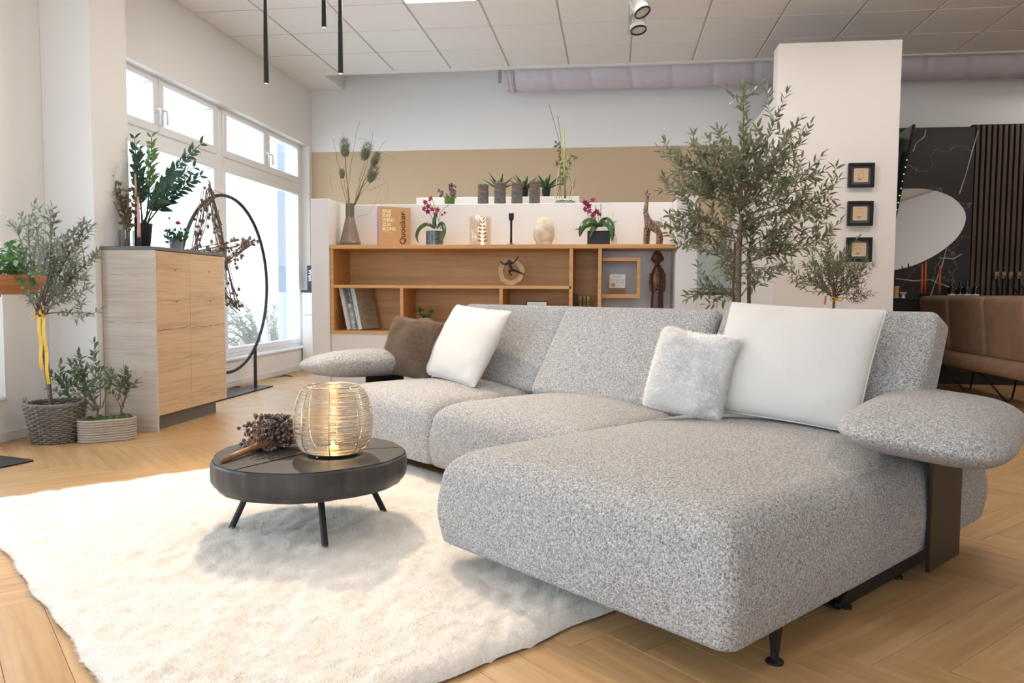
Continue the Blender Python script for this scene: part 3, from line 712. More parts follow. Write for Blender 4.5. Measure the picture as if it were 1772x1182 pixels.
# glass vase with dried eucalyptus
def open_vessel(prof_o, th): return prof_o + [(max(.001, r-th), z) for r, z in prof_o[::-1] if z > th]
def vase_glass(name, p, prof, label, cat='vase'):
    t = empty(name, p, 0, label, cat); MB().lathe(prof, 28, caps=False).build('glass', M_CLEAR, t, True); return t
pv = at(219, 422, 4.78); pv.z = CT
vg = vase_glass('glass_vase', pv, [(.001, .002), (.046, .002), (.048, .01), (.05, .11), (.05, .115), (.047, .115), (.045, .012), (.001, .010)], 'clear glass vase of dried eucalyptus on the oak cabinet')
R = random.Random(21); st_ = MB(); mats_ = []; YV = pv.y
for (u, v) in ((180, 322), (196, 312), (205, 335), (222, 332), (238, 340), (228, 350), (215, 345), (236, 365), (205, 320)):
    q = at(u, v, YV+R.uniform(-.06, .06))-pv; o = Vector((R.uniform(-.02, .02), R.uniform(-.02, .02), .01)); pts = bez(o, Vector((q.x*.15, q.y*.2, q.z*.6)), q, 8); st_.tube(pts, .0018, 4)
    for k in range(3, 9):
        for s in (-1, 1):
            if (u < 190): continue
            d = (pts[k]-pts[k-1]).normalized()+Vector((s*R.uniform(.4, 1.2), R.gauss(0, .5), R.gauss(-.1, .4))); mats_.append(leaf_matrix(pts[k], d, rv(R), .042, .03))
st_.build('stems', M_TWIG, vg)
split_leaves(mats_, vg, leafmat('dried_eucalyptus', srgb(92, 82, 58), srgb(128, 116, 84), .6), 0)
bb = MB()
for k in range(26):
    q = at(R.choice([170, 178, 192, 200]) + R.uniform(-6, 6), R.uniform(318, 342), YV)-pv; bb.ell(q, .0055, 1)
tag(bb.build('berries', mat('dark_red_berries', srgb(84, 40, 44), .5), vg, True), kind='stuff')
# zamioculcas in a black pot
pz = at(249, 424, 4.93); pz.z = CT
zz = empty('potted_plant', pz, 0, 'tall zamioculcas with glossy leaves in a black pot by the window', 'plant')
MB().lathe([(.038, 0), (.04, .004), (.057, .165), (.057, .172), (.05, .172), (.048, .15), (.001, .148)], 28).build('pot', M_BLACK, zz, 'auto')
R = random.Random(8); st_ = MB(); me_z = MB(); me_z.v = LV; me_z.f = LF; me_z = me_z.mesh('leaf', leafmat('zamioculcas_leaf', srgb(34, 66, 52), srgb(56, 92, 66), .3, .12), True)
me_y = MB(); me_y.v = LV; me_y.f = LF; me_y = me_y.mesh('leaf', M_FRESH, True)
for (u, v, du, dv, yy, ml) in ((347, 250, 275, 310, 0, me_z), (346, 305, 280, 345, .05, me_z), (335, 290, 270, 330, -.05, me_z), (233, 240, 238, 320, 0, me_z), (262, 237, 262, 310, .05, me_y), (240, 262, 243, 330, -.04, me_z), (300, 300, 265, 350, .08, me_z)):
    q = at(u, v, pz.y+yy*2)-pz; c = at(du, dv, pz.y+yy)-pz; pts = bez(Vector((0, yy*.4, .15)), c, q, 11); st_.tube(pts, [.006*(1-.6*i/11) for i in range(12)], 6)
    for k in range(4, 12):
        t = (pts[k]-pts[k-1]).normalized(); a = Vector((0, 1, 0)) if abs(t.y) < .7 else Vector((1, 0, 0)); a = t.cross(a).normalized()
        for s in (-1, 1):
            for w_ in (0, .5) if k < 11 else (0,):
                p = pts[k].lerp(pts[k-1], w_); d = t*.75+a*s*R.uniform(.7, 1)+rv(R, .15)+Vector((0, s*.25, 0)); o = link('leaf', ml, None, zz); sc = R.uniform(.85, 1.1)*(1-.4*(k-4)/8); o.matrix_local = leaf_matrix(p, d, Vector((R.gauss(0, .4), -1, .4+R.gauss(0, .4))), .10*sc, .036*sc)
st_.build('stems', M_GREEN, zz)
# candles
M_PINK = mat('pink_wax', srgb(214, 164, 156), .4, spec=.4)
for (u, v0, v1, Y, lab) in ((237, 300, 377, 4.86, 'taller pink taper candle in a black holder behind the other'), (241, 340, 412, 4.70, 'shorter pink taper candle in a low dark holder at the cabinet edge')):
    p = at(u, 424, Y); p.z = CT; zt = at(u, v0, Y).z-CT; zm = at(u, v1, Y).z-CT
    t = empty('taper_candle', p, 0, lab, 'candle', 'pink candles on the oak cabinet')
    MB().lathe([(.014, 0), (.014, max(.012, zm)), (.012, max(.012, zm)+.004)], 16).build('holder', M_BLACK, t, 'auto')
    MB().lathe([(.0115, max(.012, zm)), (.0105, zm+.05), (.006, zt-.006), (.001, zt)], 16).build('candle', M_PINK, t, True)
    MB().tube([(0, 0, zt-.003), (.001, 0, zt+.008)], .001, 5).build('wick', M_SOIL, t)
# flower pot with ranunculus
pf = at(305, 430, 5.2); pf.z = CT
fp = empty('flower_pot', pf, 0, 'small glass pot with pink ranunculus at the far cabinet end', 'plant')
MB().lathe([(.04, 0), (.044, .004), (.05, .075), (.052, .085), (.046, .085), (.042, .07), (.001, .068)], 24).build('pot', mat('grey_glass_pot', srgb(130, 132, 134), .2), fp, 'auto')
R = random.Random(31); mats_ = []; st_ = MB()
for k in range(46):
    a = R.uniform(0, 6.28); r = R.uniform(.02, .08); q = Vector((r*math.cos(a), r*math.sin(a), R.uniform(.05, .15))); pts = bez(Vector((0, 0, .07)), Vector((q.x*.3, q.y*.3, q.z)), q, 4); st_.tube(pts, .001, 4)
    for j in range(3): mats_.append(leaf_matrix(q+rv(R, .006), q+rv(R, .05), rv(R), .028, .018))
st_.build('stems', M_GREEN, fp); split_leaves(mats_, fp, M_GREEN)
for (u, v, c, r) in ((308, 386, srgb(176, 60, 92), .02), (293, 378, srgb(120, 70, 80), .009)):
    q = at(u, v, pf.y)-pf; MB().tube([(0, 0, .08), q*.6+Vector((0, 0, .03)), q], .0016, 5).build('flower_stem', M_GREEN, fp)
    m = MB()
    for k in range(3): m.ell(q+Vector((0, 0, .003*k)), (r*(1-.25*k), r*(1-.25*k), r*.55), 2)
    m.build('flower', mat('pink_petals', c, .6, noise=.2, nscale=90), fp, True)
# ------------------------------------------------------------------ ring stand with dried star
rx, ry, rz_, rr = -3.33, 6.42, .965, .765
ring = empty('metal_ring_stand', (rx, ry, 0), 0, 'tall black metal ring on a flat base before the window', 'decor ring')
MB().tube([(0, rr*math.sin(2*PI*k/96), rz_+rr*math.cos(2*PI*k/96)) for k in range(96)], .015, 10, closed=True).build('ring', M_DARK, ring, True)
MB().box(-.12, .12, -.80, .62, 0, .012, .003).build('base_plate', M_DARK, ring)
zst = rz_-math.sqrt(rr*rr-.25)
for s in (-.5, .5): MB().box(-.012, .012, s-.012, s+.012, .012, zst+.01, .002).build('post', M_DARK, ring)
star = empty('dried_star', (rx+.05, ry, 0), 0, 'star of dried twigs and small cones hanging in the metal ring', 'decoration')
sp_ = lambda u, v: atx(u, v, rx+.05)-Vector((rx+.05, ry, 0))
P5 = [sp_(360, 322), sp_(441, 416), sp_(411, 533), sp_(318, 520), sp_(312, 442)]
R = random.Random(4); tw_ = MB(); cn_ = MB()
for (i, j) in ((0, 2), (2, 4), (4, 1), (1, 3), (3, 0)):
    for k in range(9):
        a = P5[i]+rv(R, .02); b = P5[j]+rv(R, .02); tw_.tube([a, a.lerp(b, .33)+rv(R, .018), a.lerp(b, .66)+rv(R, .018), b], [.004, .004, .0035, .002], 4)
        for s in range(2): f = R.uniform(.1, .9); p = a.lerp(b, f); tw_.tube([p, p+rv(R, .04)], .0015, 4)
    for k in range(44): f = R.uniform(.04, .96); cn_.ell(P5[i].lerp(P5[j], f)+rv(R, .026), (R.uniform(.009, .02),)*2+(R.uniform(.012, .022),), 1)
tw_.build('twigs', M_TWIG, star); tag(cn_.build('cones', mat('dried_cones', srgb(112, 92, 76), .85, noise=.35, nscale=60), star), kind='stuff')
MB().tube([Vector((0, 0, rz_+rr-.02)), P5[0]+Vector((0, 0, -.01))], .0015, 4).build('cord', M_TWIG, star)
# ------------------------------------------------------------------ olive tree in a wicker basket
bx_, by_ = -3.305, 4.24
ot = empty('olive_tree', (bx_, by_, 0), 0, 'slim olive tree tied with a yellow ribbon in a grey wicker basket', 'tree')
M_WICK = mat('grey_wicker', srgb(136, 128, 120), .75, noise=.22, nscale=40, bump=.3, bscale=200)
def basket():
    H, r0, r1 = .225, .118, .158; ns = 16; b = MB()
    for k in range(19):
        z = .008+k*H/19; r = r0+(r1-r0)*z/H; n = ns*2; ph = k % 2
        b.tube([((r+.010*(1 if (i+ph) % 2 else -1))*math.cos(2*PI*i/n), (r+.010*(1 if (i+ph) % 2 else -1))*math.sin(2*PI*i/n), z+.0006*math.sin(i*3.1+k)) for i in range(n)], .0066, 5, closed=True)
    o = b.build('woven_body', M_WICK, ot, True)
    s = MB()
    for i in range(ns): a = 2*PI*i/ns*1.0; s.tube([(r0*math.cos(a), r0*math.sin(a), 0), (r1*math.cos(a), r1*math.sin(a), H)], .0035, 5)
    s.build('stakes', M_WICK, ot, True)
    rm = MB()
    for q in range(3): rm.tube([((r1+.004*math.cos(12*a+q*2.1))*math.cos(a), (r1+.004*math.cos(12*a+q*2.1))*math.sin(a), H+.006+.006*math.sin(12*a+q*2.1)) for a in [2*PI*i/96 for i in range(96)]], .006, 5, closed=True)
    rm.build('braided_rim', M_WICK, ot, True)
    for a0 in (-2.3, .5):
        h_ = MB()
        for q in range(2): h_.tube([(r1*math.cos(a0+t)+.004*math.cos(9*t+q*3), r1*math.sin(a0+t), H+.005+.045*math.sqrt(max(0, 1-(t/.28)**2))) for t in [-.28+.56*i/12 for i in range(13)]], .006, 5)
        h_.build('handle', M_WICK, ot, True)
    MB().lathe([(.001, H-.03), (r1-.012, H-.03), (r1-.014, H-.04)], 24).build('soil', M_SOIL, ot)
basket()
R = random.Random(77); br = MB(); q0 = at(88, 690, by_)-Vector((bx_, by_, 0)); q1 = at(70, 545, by_)-Vector((bx_, by_, 0))
tr_ = MB(); q0.z = .19; tr_.tube(bez(q0, q0.lerp(q1, .5)+Vector((.01, 0, 0)), q1, 8), [.012]*5+[.010]*4, 8); tr_.build('trunk', M_BARK, ot, True)
MB().tube([q0+Vector((-.02, .02, 0)), q1+Vector((-.035, .02, .02))], .006, 6).build('stake', M_TWIG, ot)
tg = [at(u, v, (by_+R.uniform(-.2, .08)) if u > 60 else R.uniform(3.72, 3.95))-Vector((bx_, by_, 0)) for (u, v) in ((28, 392), (50, 378), (62, 382), (95, 378), (88, 395), (130, 398), (152, 388), (160, 392), (120, 415), (165, 440), (172, 445), (145, 480), (155, 500), (110, 440), (60, 430), (30, 440), (20, 460), (90, 470), (120, 520), (150, 545), (45, 500), (75, 420), (100, 500), (130, 450))]
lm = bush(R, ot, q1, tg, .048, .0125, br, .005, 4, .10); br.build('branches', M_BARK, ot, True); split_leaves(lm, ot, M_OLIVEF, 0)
M_YEL = mat('yellow_ribbon', srgb(226, 178, 44), .45, sheen=.2)
rb = MB(); bow(rb, q1+Vector((0, -.02, -.01)), .034)
for (u0, u1, v1) in ((72, 84, 665), (66, 72, 640)):
    a = at(u0, 528, by_-.03)-Vector((bx_, by_, 0)); b = at(u1, v1, by_-.03)-Vector((bx_, by_, 0)); w_ = .011; n_ = 10
    for i in range(n_):
        p = a.lerp(b, i/n_); q = a.lerp(b, (i+1)/n_); dy = lambda k: .006*math.sin(k*1.3)
        rb.add([p+Vector((-w_, dy(i), 0)), p+Vector((w_, dy(i)+.002, 0)), q+Vector((w_, dy(i+1)+.002, 0)), q+Vector((-w_, dy(i+1), 0))], [(0, 1, 2, 3)])
rb.build('ribbon', M_YEL, ot, True)
# oval grooved planter
px0 = Vector((-3.149, 4.2, 0)); px1 = Vector((-2.91, 4.40, 0)); pc = (px0+px1)/2; pa = math.atan2(px1.y-px0.y, px1.x-px0.x)
pl = empty('oval_planter', (pc.x, pc.y+.02, 0), pa, 'low ribbed grey-beige oval planter with two small shrubs', 'planter')
M_CLAY = mat('ribbed_clay', srgb(176, 164, 152), .8, noise=.06, nscale=30, bump=.1, bscale=200)
def stadium(hl, r, n=12):
    P = [(hl+r*math.cos(a), r*math.sin(a)) for a in [-PI/2+PI*i/n for i in range(n+1)]]; return P+[(-hl+r*math.cos(a), r*math.sin(a)) for a in [PI/2+PI*i/n for i in range(n+1)]]
def oval_body():
    V = []; Fs = []; rows = 49; H = .135
    for k in range(rows):
        z = H*k/(rows-1); dr = .007*abs(math.sin(PI*z/H*9))**.7
        V += [(x, y, z) for x, y in stadium(.082, .072+dr+.004*z/H)]
    V += [(x, y, H) for x, y in stadium(.082, .066)]; V += [(x, y, H-.02) for x, y in stadium(.082, .064)]; n = len(stadium(.1, .1)); rows += 2
    for j in range(rows-1):
        for i in range(n): Fs.append((j*n+i, j*n+(i+1) % n, (j+1)*n+(i+1) % n, (j+1)*n+i))
    Fs.append(tuple(range(n))[::-1]); Fs.append(tuple((rows-1)*n+i for i in range(n)))
    m = MB(); m.v = V; m.f = Fs; return m
oval_body().build('pot', M_CLAY, pl, 'auto')
R = random.Random(6); ms = MB()
for k in range(34): x = R.uniform(-.12, .12); y = R.uniform(-.05, .05); ms.ell((x, y, .122+R.uniform(0, .012)), (R.uniform(.014, .03), R.uniform(.014, .028), R.uniform(.010, .022)), 2)
tag(ms.build('moss', M_MOSS, pl, True), kind='stuff')
Mi = (Matrix.Translation(pl.location) @ Rz(pa)).inverted()
br = MB(); lmz = []
for (o_, tgs, sd) in (((-.055, .0, .125), ((85, 648), (110, 655), (120, 628), (140, 622), (160, 615), (175, 640), (185, 660), (150, 640), (130, 650), (100, 665), (95, 678), (160, 680)), 3), ((.075, 0, .13), ((185, 670), (200, 655), (215, 642), (222, 655), (210, 668)), 5)):
    Rq = random.Random(sd); o_ = Vector(o_); k_ = Vector((o_.x+.005, 0, .19)); br.tube([o_, k_], .006, 6)
    lmz += bush(Rq, pl, k_, [Mi @ at(u, v, pc.y+Rq.uniform(-.10, .10)) for u, v in tgs], .05, .016, br, .0035, 2, .06)
br.build('stems', M_BARK, pl, True); split_leaves(lmz, pl, leafmat('shrub_leaf', srgb(70, 92, 66), srgb(112, 132, 92), .4), 0)
# stand with wooden bowl at the left picture edge
ps_ = Vector((-3.20, 3.63, 0)); bs = empty('plant_stand', ps_, math.radians(-15), 'black metal stand with flat base plate at the left edge', 'stand')
MB().box(-.16, .15, -.12, .12, 0, .012, .003).build('base_plate', M_DARK, bs); MB().tube([(-.05, 0, .012), (-.05, 0, .88)], .012, 8).build('pole', M_DARK, bs); MB().lathe([(.09, .868), (.09, .88)], 20, T(-.05, 0, 0)).build('bowl_plate', M_DARK, bs)
wb = empty('wooden_bowl', (ps_.x-.0, ps_.y, .881), 0, 'shallow brown wooden bowl planted with ivy at the left edge', 'bowl')
Mb = wood('warm_bowl_wood', (srgb(128, 84, 50), srgb(164, 112, 70), srgb(182, 134, 92)), (5, 5, 40), .5)
MB().lathe([(.001, 0), (.17, 0), (.235, .025), (.265, .06), (.27, .095), (.262, .10), (.255, .09), (.001, .07)], 40).build('bowl_body', Mb, wb, 'auto')
R = random.Random(14); br = MB(); lmz = []; ms = MB()
for k in range(40): a = R.uniform(0, 6.28); r = R.uniform(0, .23); ms.ell((r*math.cos(a), r*math.sin(a), .085), (.03, .03, .018), 1)
tag(ms.build('moss', M_MOSS, wb, True), kind='stuff')
for (u, v) in ((20, 420), (40, 430), (50, 440), (5, 430), (58, 470), (62, 490), (45, 500), (30, 450), (10, 450), (55, 455), (35, 470), (15, 440)):
    q = at(u, v, 3.55+R.uniform(-.1, .1))-wb.location; o_ = Vector((q.x*.4, R.uniform(-.1, .1), .09)); pts = bez(o_, o_.lerp(q, .5)+Vector((0, 0, .08)), q, 8); br.tube(pts, .0018, 4)
    twig_leaves(R, pts, lmz, .036, .03, .1, .025, .3)
br.build('stems', M_GREEN, wb); split_leaves(lmz, wb, leafmat('ivy_leaf', srgb(50, 88, 50), srgb(98, 136, 74), .4), 0)
# far kitchen run along the back wall
kr = empty('kitchen_cabinet_row', (XL+.02, 8.62, 0), 0, 'white base cabinets with dark worktop along the beige back wall', 'cabinet')
MB().box(0, 4.85, .02, .37, .1, .905).build('body', M_WHITE, kr); MB().box(.05, 4.85, .06, .36, 0, .1).build('plinth', M_PLINTH, kr); MB().box(-.01, 4.86, -.01, .385, .905, .93, .002).build('worktop', M_DARK, kr)
for k in range(8):
    a = .006+k*.605
    for (z0, z1) in ((.105, .64), (.646, .9)): MB().box(a, a+.6, 0, .019, z0, z1, .001).build('drawer_front', M_WHITE if k < 6 else M_WALL2, kr)
tag(MB().box(.2, 1.305, 8.985, 9.008, .93, 1.44).build('backsplash_panel', mat('greenish_glass_panel', srgb(176, 184, 174), .12)), 'pale green glass splashback behind the olive tree, above the far worktop', 'splashback')
bk = at(537, 500, 8.75); bk.z = .931; tk = empty('standing_book', bk, 0, 'dark blue book standing on the far worktop at the window', 'book')
MB().box(-.03, .03, -.02, .2, 0, .285, .002).build('cover', mat('dark_blue_cover', srgb(40, 54, 72), .5), tk)
def text(body, size, matl, parent, M, name='lettering', align='LEFT', ext=.0006, bold=0):
    c = bpy.data.curves.new(name, 'FONT'); c.body = body; c.size = size; c.extrude = ext; c.align_x = align; c.offset = bold; c.resolution_u = 3
    t = bpy.data.objects.new(name, c); COL.objects.link(t); dg = bpy.context.evaluated_depsgraph_get(); me = bpy.data.meshes.new_from_object(t.evaluated_get(dg)); bpy.data.objects.remove(t); bpy.data.curves.remove(c)
    me.materials.append(matl); o = link(name, me, None, parent); o.matrix_local = M; return o
FRONT = Rx(PI/2)
def scribble(parent, matl, M, w, h, rows, seed, name='small_print'):
    """tiny print that cannot be read: broken strokes"""
    m = MB(); Rk = random.Random(seed); m.M = M
    for r_ in range(rows):
        x = 0; z = -r_*h/max(1, rows)
        while x < w:
            l = Rk.uniform(.15, .5)*h/rows*2.2; k = Rk.uniform(.25, .55)*h/rows; m.add([(x, z, 0), (min(w, x+l), z, 0), (min(w, x+l), z+k, 0), (x, z+k, 0)], [(0, 1, 2, 3)]); x += l*1.35
    return m.build(name, matl, parent)
M_PAPER = mat('white_paper', srgb(238, 236, 232), .7)
text('Wein', .062, M_PAPER, tk, T(-.012, -.0205, .24) @ FRONT @ Rz(-PI/2), bold=.001)
# bush and hedge outside the window
R = random.Random(2); hb = empty('garden_bush', (-5.6, 12.2, -.3), 0, 'pale green bush outside the far window', 'bush'); br = MB(); lmz = []
for k in range(60):
    q = Vector((R.uniform(-.9, .9), R.uniform(-1.0, 1.0), R.uniform(.3, 1.1))); pts = bez(Vector((q.x*.3, q.y*.3, 0)), Vector((q.x*.5, q.y*.5, q.z)), q, 6); br.tube(pts, .008, 4); twig_leaves(R, pts, lmz, .10, .03, .2)
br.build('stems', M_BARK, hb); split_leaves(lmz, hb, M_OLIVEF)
# ================================================================== white half-height wall with built-in oak shelf
SY, SB, STOP = 5.80, 6.20, 1.62
struct(MB().box(-2.315, -2.172, SY-.02, 6.46, 0, STOP, .003), 'wall_low_left', M_WHITE)
struct(MB().box(.445, .60, SY-.02, 6.46, 0, STOP, .003), 'wall_low_right', M_WHITE)
struct(MB().box(-2.172, .445, SB+.012, 6.46, 0, STOP, .003), 'wall_low_back', M_WHITE)
sh = empty('oak_shelf', (0, SY, 0), 0, 'built-in oak shelf with open compartments in the low white wall', 'shelf')
XA, XB = -2.17, .443; D_ = SB-SY; th = .024
z0s, zms, zts = .585, .962, 1.268
xd = [-1.605, -.837, -.313, -.101]
MB().box(XA, XB, -.012, D_, zts-.03, zts, .001).build('top_board', M_OAK, sh)
MB().box(XA, XB, 0, D_, z0s, z0s+th, .001).build('bottom_board', M_OAK, sh)
MB().box(XA, XA+th, 0, D_, z0s+th, zts-.03, .001).build('side_board', M_OAKV if 'M_OAKV' in globals() else M_OAK, sh)
MB().box(XA+th, xd[2], 0, D_-.012, zms-th, zms, .001).build('middle_board', M_OAK, sh)
for x in xd[:2]: MB().box(x-.012, x+.012, 0, D_-.012, z0s+th, zms-th, .001).build('divider', M_OAK, sh)
for x in xd[2:]: MB().box(x-.013, x+.013, 0, D_-.012, z0s+th, zts-.03, .001).build('divider', M_OAK, sh)
MB().box(XA+th, xd[3]-.013, D_-.012, D_, z0s+th, zts-.03).build('back_panel', M_OAKB, sh)
MB().box(xd[2]+.013, xd[3]-.013, .02, D_-.012, .775, .795).build('inner_board', M_OAK, sh)
MB().box(xd[3]+.013, XB, D_-.012, D_, z0s+th, zts-.03).build('niche_back', M_WHITE, sh)
MB().box(XA, XB, .012, D_, 0, z0s).build('white_base', M_WHITE, sh)
fb = at(1040, 517, SY+.06); bx0 = xd[3]+.014; bx1 = at(1108, 480, SY+.06).x; bz0 = at(1075, 516, SY+.06).z; bz1 = at(1075, 446, SY+.06).z
bo = MB(); y0, y1 = .06, .20; bo.box(bx0, bx1, y0, y1, bz0, bz0+.03, .001); bo.box(bx0, bx1, y0, y1, bz1-.026, bz1, .001); bo.box(bx1-.026, bx1, y0, y1, bz0+.03, bz1-.026, .001); bo.build('box_frame', M_OAK, sh)
# taller white unit behind
struct(MB().box(-1.72, -.30, 6.70, 6.95, 0, 1.735, .003), 'wall_low_rear', M_WALL2)
def on_top(u, Y=5.98, z=zts): p = at(u, 420, Y); p.z = z; return p
PXM = 5.98/1346.4*1.003
# vase with dried branches
v0 = on_top(606); va = empty('ceramic_vase', v0, 0, 'conical mauve vase with green neck holding dried teasel branches', 'vase')
Mv1 = mat('mauve_glaze', srgb(140, 122, 112), .18, noise=.06, nscale=12); Mv2 = mat('olive_glaze', srgb(110, 104, 76), .3, noise=.15, nscale=60)
MB().lathe([(.074, 0), (.083, .010), (.085, .022), (.080, .036)], 40).build('foot_band', Mv2, va, True)
MB().lathe([(.080, .036), (.072, .065), (.052, .15), (.036, .22), (.034, .228)], 40, caps=False).build('body', Mv1, va, True)
MB().lathe([(.034, .228), (.034, .335), (.030, .335), (.030, .24)], 40, caps=False).build('neck', Mv2, va, 'auto')
R = random.Random(17); st_ = MB(); top_ = Vector((0, 0, .24))
def vq(u, v, dy=0): return at(u, v, v0.y+dy)-v0
for (u, v, cu, cv) in ((622, 210, 600, 300), (577, 240, 585, 290), (592, 228, 598, 260), (645, 226, 640, 280), (669, 242, 645, 270), (664, 278, 640, 290), (660, 308, 630, 310), (597, 262, 598, 300), (634, 268, 622, 310), (648, 280, 630, 300), (645, 302, 625, 320), (592, 302, 598, 320)):
    st_.tube([Vector(p)+rv(R, .004) for p in bez(top_+rv(R, .008), vq(cu, cv), vq(u, v, R.uniform(-.05, .05)), 9)], [.0028*(1-.6*i/9) for i in range(10)], 5)
for (u, v, u2, v2) in ((620, 240, 634, 241), (600, 250, 612, 262), (640, 285, 664, 276), (622, 300, 645, 308), (640, 330, 664, 318)):
    st_.tube([vq(u, v), vq(u2, v2)], .0014, 4)
for (pts) in (((645, 290), (672, 320), (668, 345), (648, 352)), ((630, 330), (660, 325), (640, 370), (618, 375)), ((580, 310), (570, 300), (575, 330)), ((660, 265), (680, 272), (690, 280))):
    st_.tube([vq(u, v) for u, v in pts], .0009, 4)
st_.build('stems', mat('dry_stem', srgb(132, 106, 76), .8), va)
M_TEAS = mat('teasel_green', srgb(112, 120, 94), .9, noise=.25, nscale=80)
for (u, v, a, L_) in ((597, 258, .05, .135), (633, 264, -.35, .135), (649, 277, -.45, .11), (644, 303, -.4, .13), (592, 302, .1, .07)):
    c = vq(u, v); M = T(*c) @ Ry(-a) ; m = MB(); m.ell((0, 0, -.08*L_), (L_*.24, L_*.24, L_*.36), 2, None); m.v = [tuple(M @ Vector(q)) for q in m.v]
    rnd = random.Random(u)
    for k in range(330):
        z = rnd.uniform(-.5, .5); an = rnd.uniform(0, 6.28); r = .24*math.sqrt(max(0, 1-(1.9*z)**2)); p = Vector((r*math.cos(an), r*math.sin(an), z))*L_; d = Vector((math.cos(an)*.5, math.sin(an)*.5, .8)).normalized()*L_*rnd.uniform(.2, .42)
        s = d.cross(Vector((0, 0, 1))).normalized()*.0017; n0 = len(m.v); m.v += [tuple(M @ (p-s)), tuple(M @ (p+s)), tuple(M @ (p+d))]; m.f.append((n0, n0+1, n0+2))
    m.build('teasel_head', M_TEAS, va)
# upright cookbook
b0 = on_top(684, 5.97); bkk = empty('cookbook', b0, .60, 'tan book with cream lettering and pink spine standing on the shelf', 'book')
bw, bh, bt = .255, .305, .06; M_TAN = mat('tan_cover', srgb(198, 158, 112), .55); M_LIL = mat('lilac_spine', srgb(206, 168, 190), .55); M_CREAM = mat('cream_print', srgb(244, 226, 178), .6); M_MAR = mat('maroon_print', srgb(84, 36, 36), .6)
MB().box(-bw/2+.004, bw/2-.002, .003, bt-.003, .003, bh-.003).build('pages', M_PAPER, bkk)
MB().box(-bw/2, bw/2, 0, .003, 0, bh, .0005).build('front_cover', M_TAN, bkk); MB().box(-bw/2, bw/2, bt-.003, bt, 0, bh, .0005).build('back_cover', M_TAN, bkk); MB().box(-bw/2-.002, -bw/2+.001, 0, bt, 0, bh, .0005).build('spine', M_LIL, bkk)
for k, s in enumerate(['EINE', 'IDEE', 'WIRD', 'ZUR', 'IKONE']): text(s, .036, M_CREAM, bkk, T(-.105, -.0006, bh-.048-k*.034) @ FRONT, bold=.0012)
scribble(bkk, M_CREAM, T(-.105, -.0012, bh-.198) @ FRONT, .08, .009, 1, 4)
text('Quooker', .067, M_MAR, bkk, T(.082, -.0006, .014) @ FRONT @ Rz(PI/2), bold=.0008); scribble(bkk, M_MAR, T(.068, -.0012, bh-.05) @ FRONT @ Rz(PI/2), .024, .012, 1, 8); scribble(bkk, mat('mauve_print', srgb(170, 120, 150), .6), T(-bw/2-.0024, .035, .03) @ Rz(-PI/2) @ FRONT @ Rz(PI/2), .24, .016, 2, 5, 'spine_print')
# orchids
M_MAG = mat('magenta_petals', srgb(142, 26, 74), .5, noise=.25, nscale=60)
def strap_leaf(pts, w, matl, parent, th=.002):
    m = MB(); n = 12; P = []
    pts = [Vector(p) for p in pts]; k = len(pts)-1
    for i in range(n+1):
        t = i/n*k; a = min(int(t), k-1); f = t-a
        p0, p1, p2, p3 = pts[max(a-1, 0)], pts[a], pts[a+1], pts[min(a+2, k)]
        P.append(.5*((2*p1)+(p2-p0)*f+(2*p0-5*p1+4*p2-p3)*f*f+(3*p1-p0-3*p2+p3)*f**3))
    V = []
    for i, p in enumerate(P):
        t = (P[min(i+1, n)]-P[max(i-1, 0)]).normalized(); s = t.cross(Vector((0, -1, .35))).normalized(); s = s if s.length else Vector((1, 0, 0)); nn = s.cross(t); ww = w*max(.06, math.sin(PI*min(1, (i/n)**.8*.93+.05)))
        V += [p+s*ww+nn*ww*.25, p, p-s*ww+nn*ww*.25, p-nn*th*2]
    for i in range(n):
        a, b = i*4, i*4+4; m.f += [(a, a+1, b+1, b), (a+1, a+2, b+2, b+1), (a+2, a+3, b+3, b+2), (a+3, a, b, b+3)]
    m.v = [tuple(v) for v in V]; return m.build('leaf', matl, parent, True)
def orchid_flower(c, s, parent, R):
    m = MB()
    M = T(*c) @ Euler((R.uniform(-.5, .5), R.uniform(-.4, .4), R.uniform(-.6, .6))).to_matrix().to_4x4()
    for k in range(5):
        a = 2*PI*k/5+.3; m.ell((0, 0, 0), 1, 1, M @ T(math.cos(a)*s*.5, -.001*k, math.sin(a)*s*.5) @ Ry(-a) @ Matrix.Diagonal((s*.55, s*.12, s*.36, 1)))
    m.ell((0, 0, 0), 1, 1, M @ T(0, -s*.2, -s*.1) @ Matrix.Diagonal((s*.2, s*.25, s*.2, 1)))
    return m.build('flower', M_MAG, parent, True)
M_ORCH = leafmat('orchid_leaf', srgb(46, 78, 40), srgb(74, 108, 58), .3, .1)
o1 = on_top(752); oa = empty('potted_orchid', o1, 0, 'magenta orchid in a round crackled grey pot on the oak shelf', 'plant')
MB().lathe([(.064, 0), (.067, .004), (.067, .114), (.062, .116), (.060, .10), (.001, .098)], 36).build('pot', mat('crackle_glaze', srgb(56, 66, 66), .15, noise=.5, nscale=110, col2=srgb(110, 122, 118)), oa, 'auto')
q = lambda u, v, d=0: at(u, v, o1.y+d)-o1
strap_leaf([q(752, 396), q(740, 388), q(726, 396), q(721, 410), q(725, 421, -.02)], .017, M_ORCH, oa); strap_leaf([q(752, 396), q(752, 380), q(758, 366)], .016, M_ORCH, oa); strap_leaf([q(756, 396), q(764, 386), q(769, 398, -.07), q(766, 412, -.075), q(763, 419, -.075)], .016, M_ORCH, oa)
st_ = MB(); st_.tube([q(756, 396), q(752, 372), q(742, 345)], .0022, 5); st_.tube([q(762, 396), q(760, 370), q(772, 358), q(777, 354)], .002, 5); st_.build('stems', M_GREEN, oa)
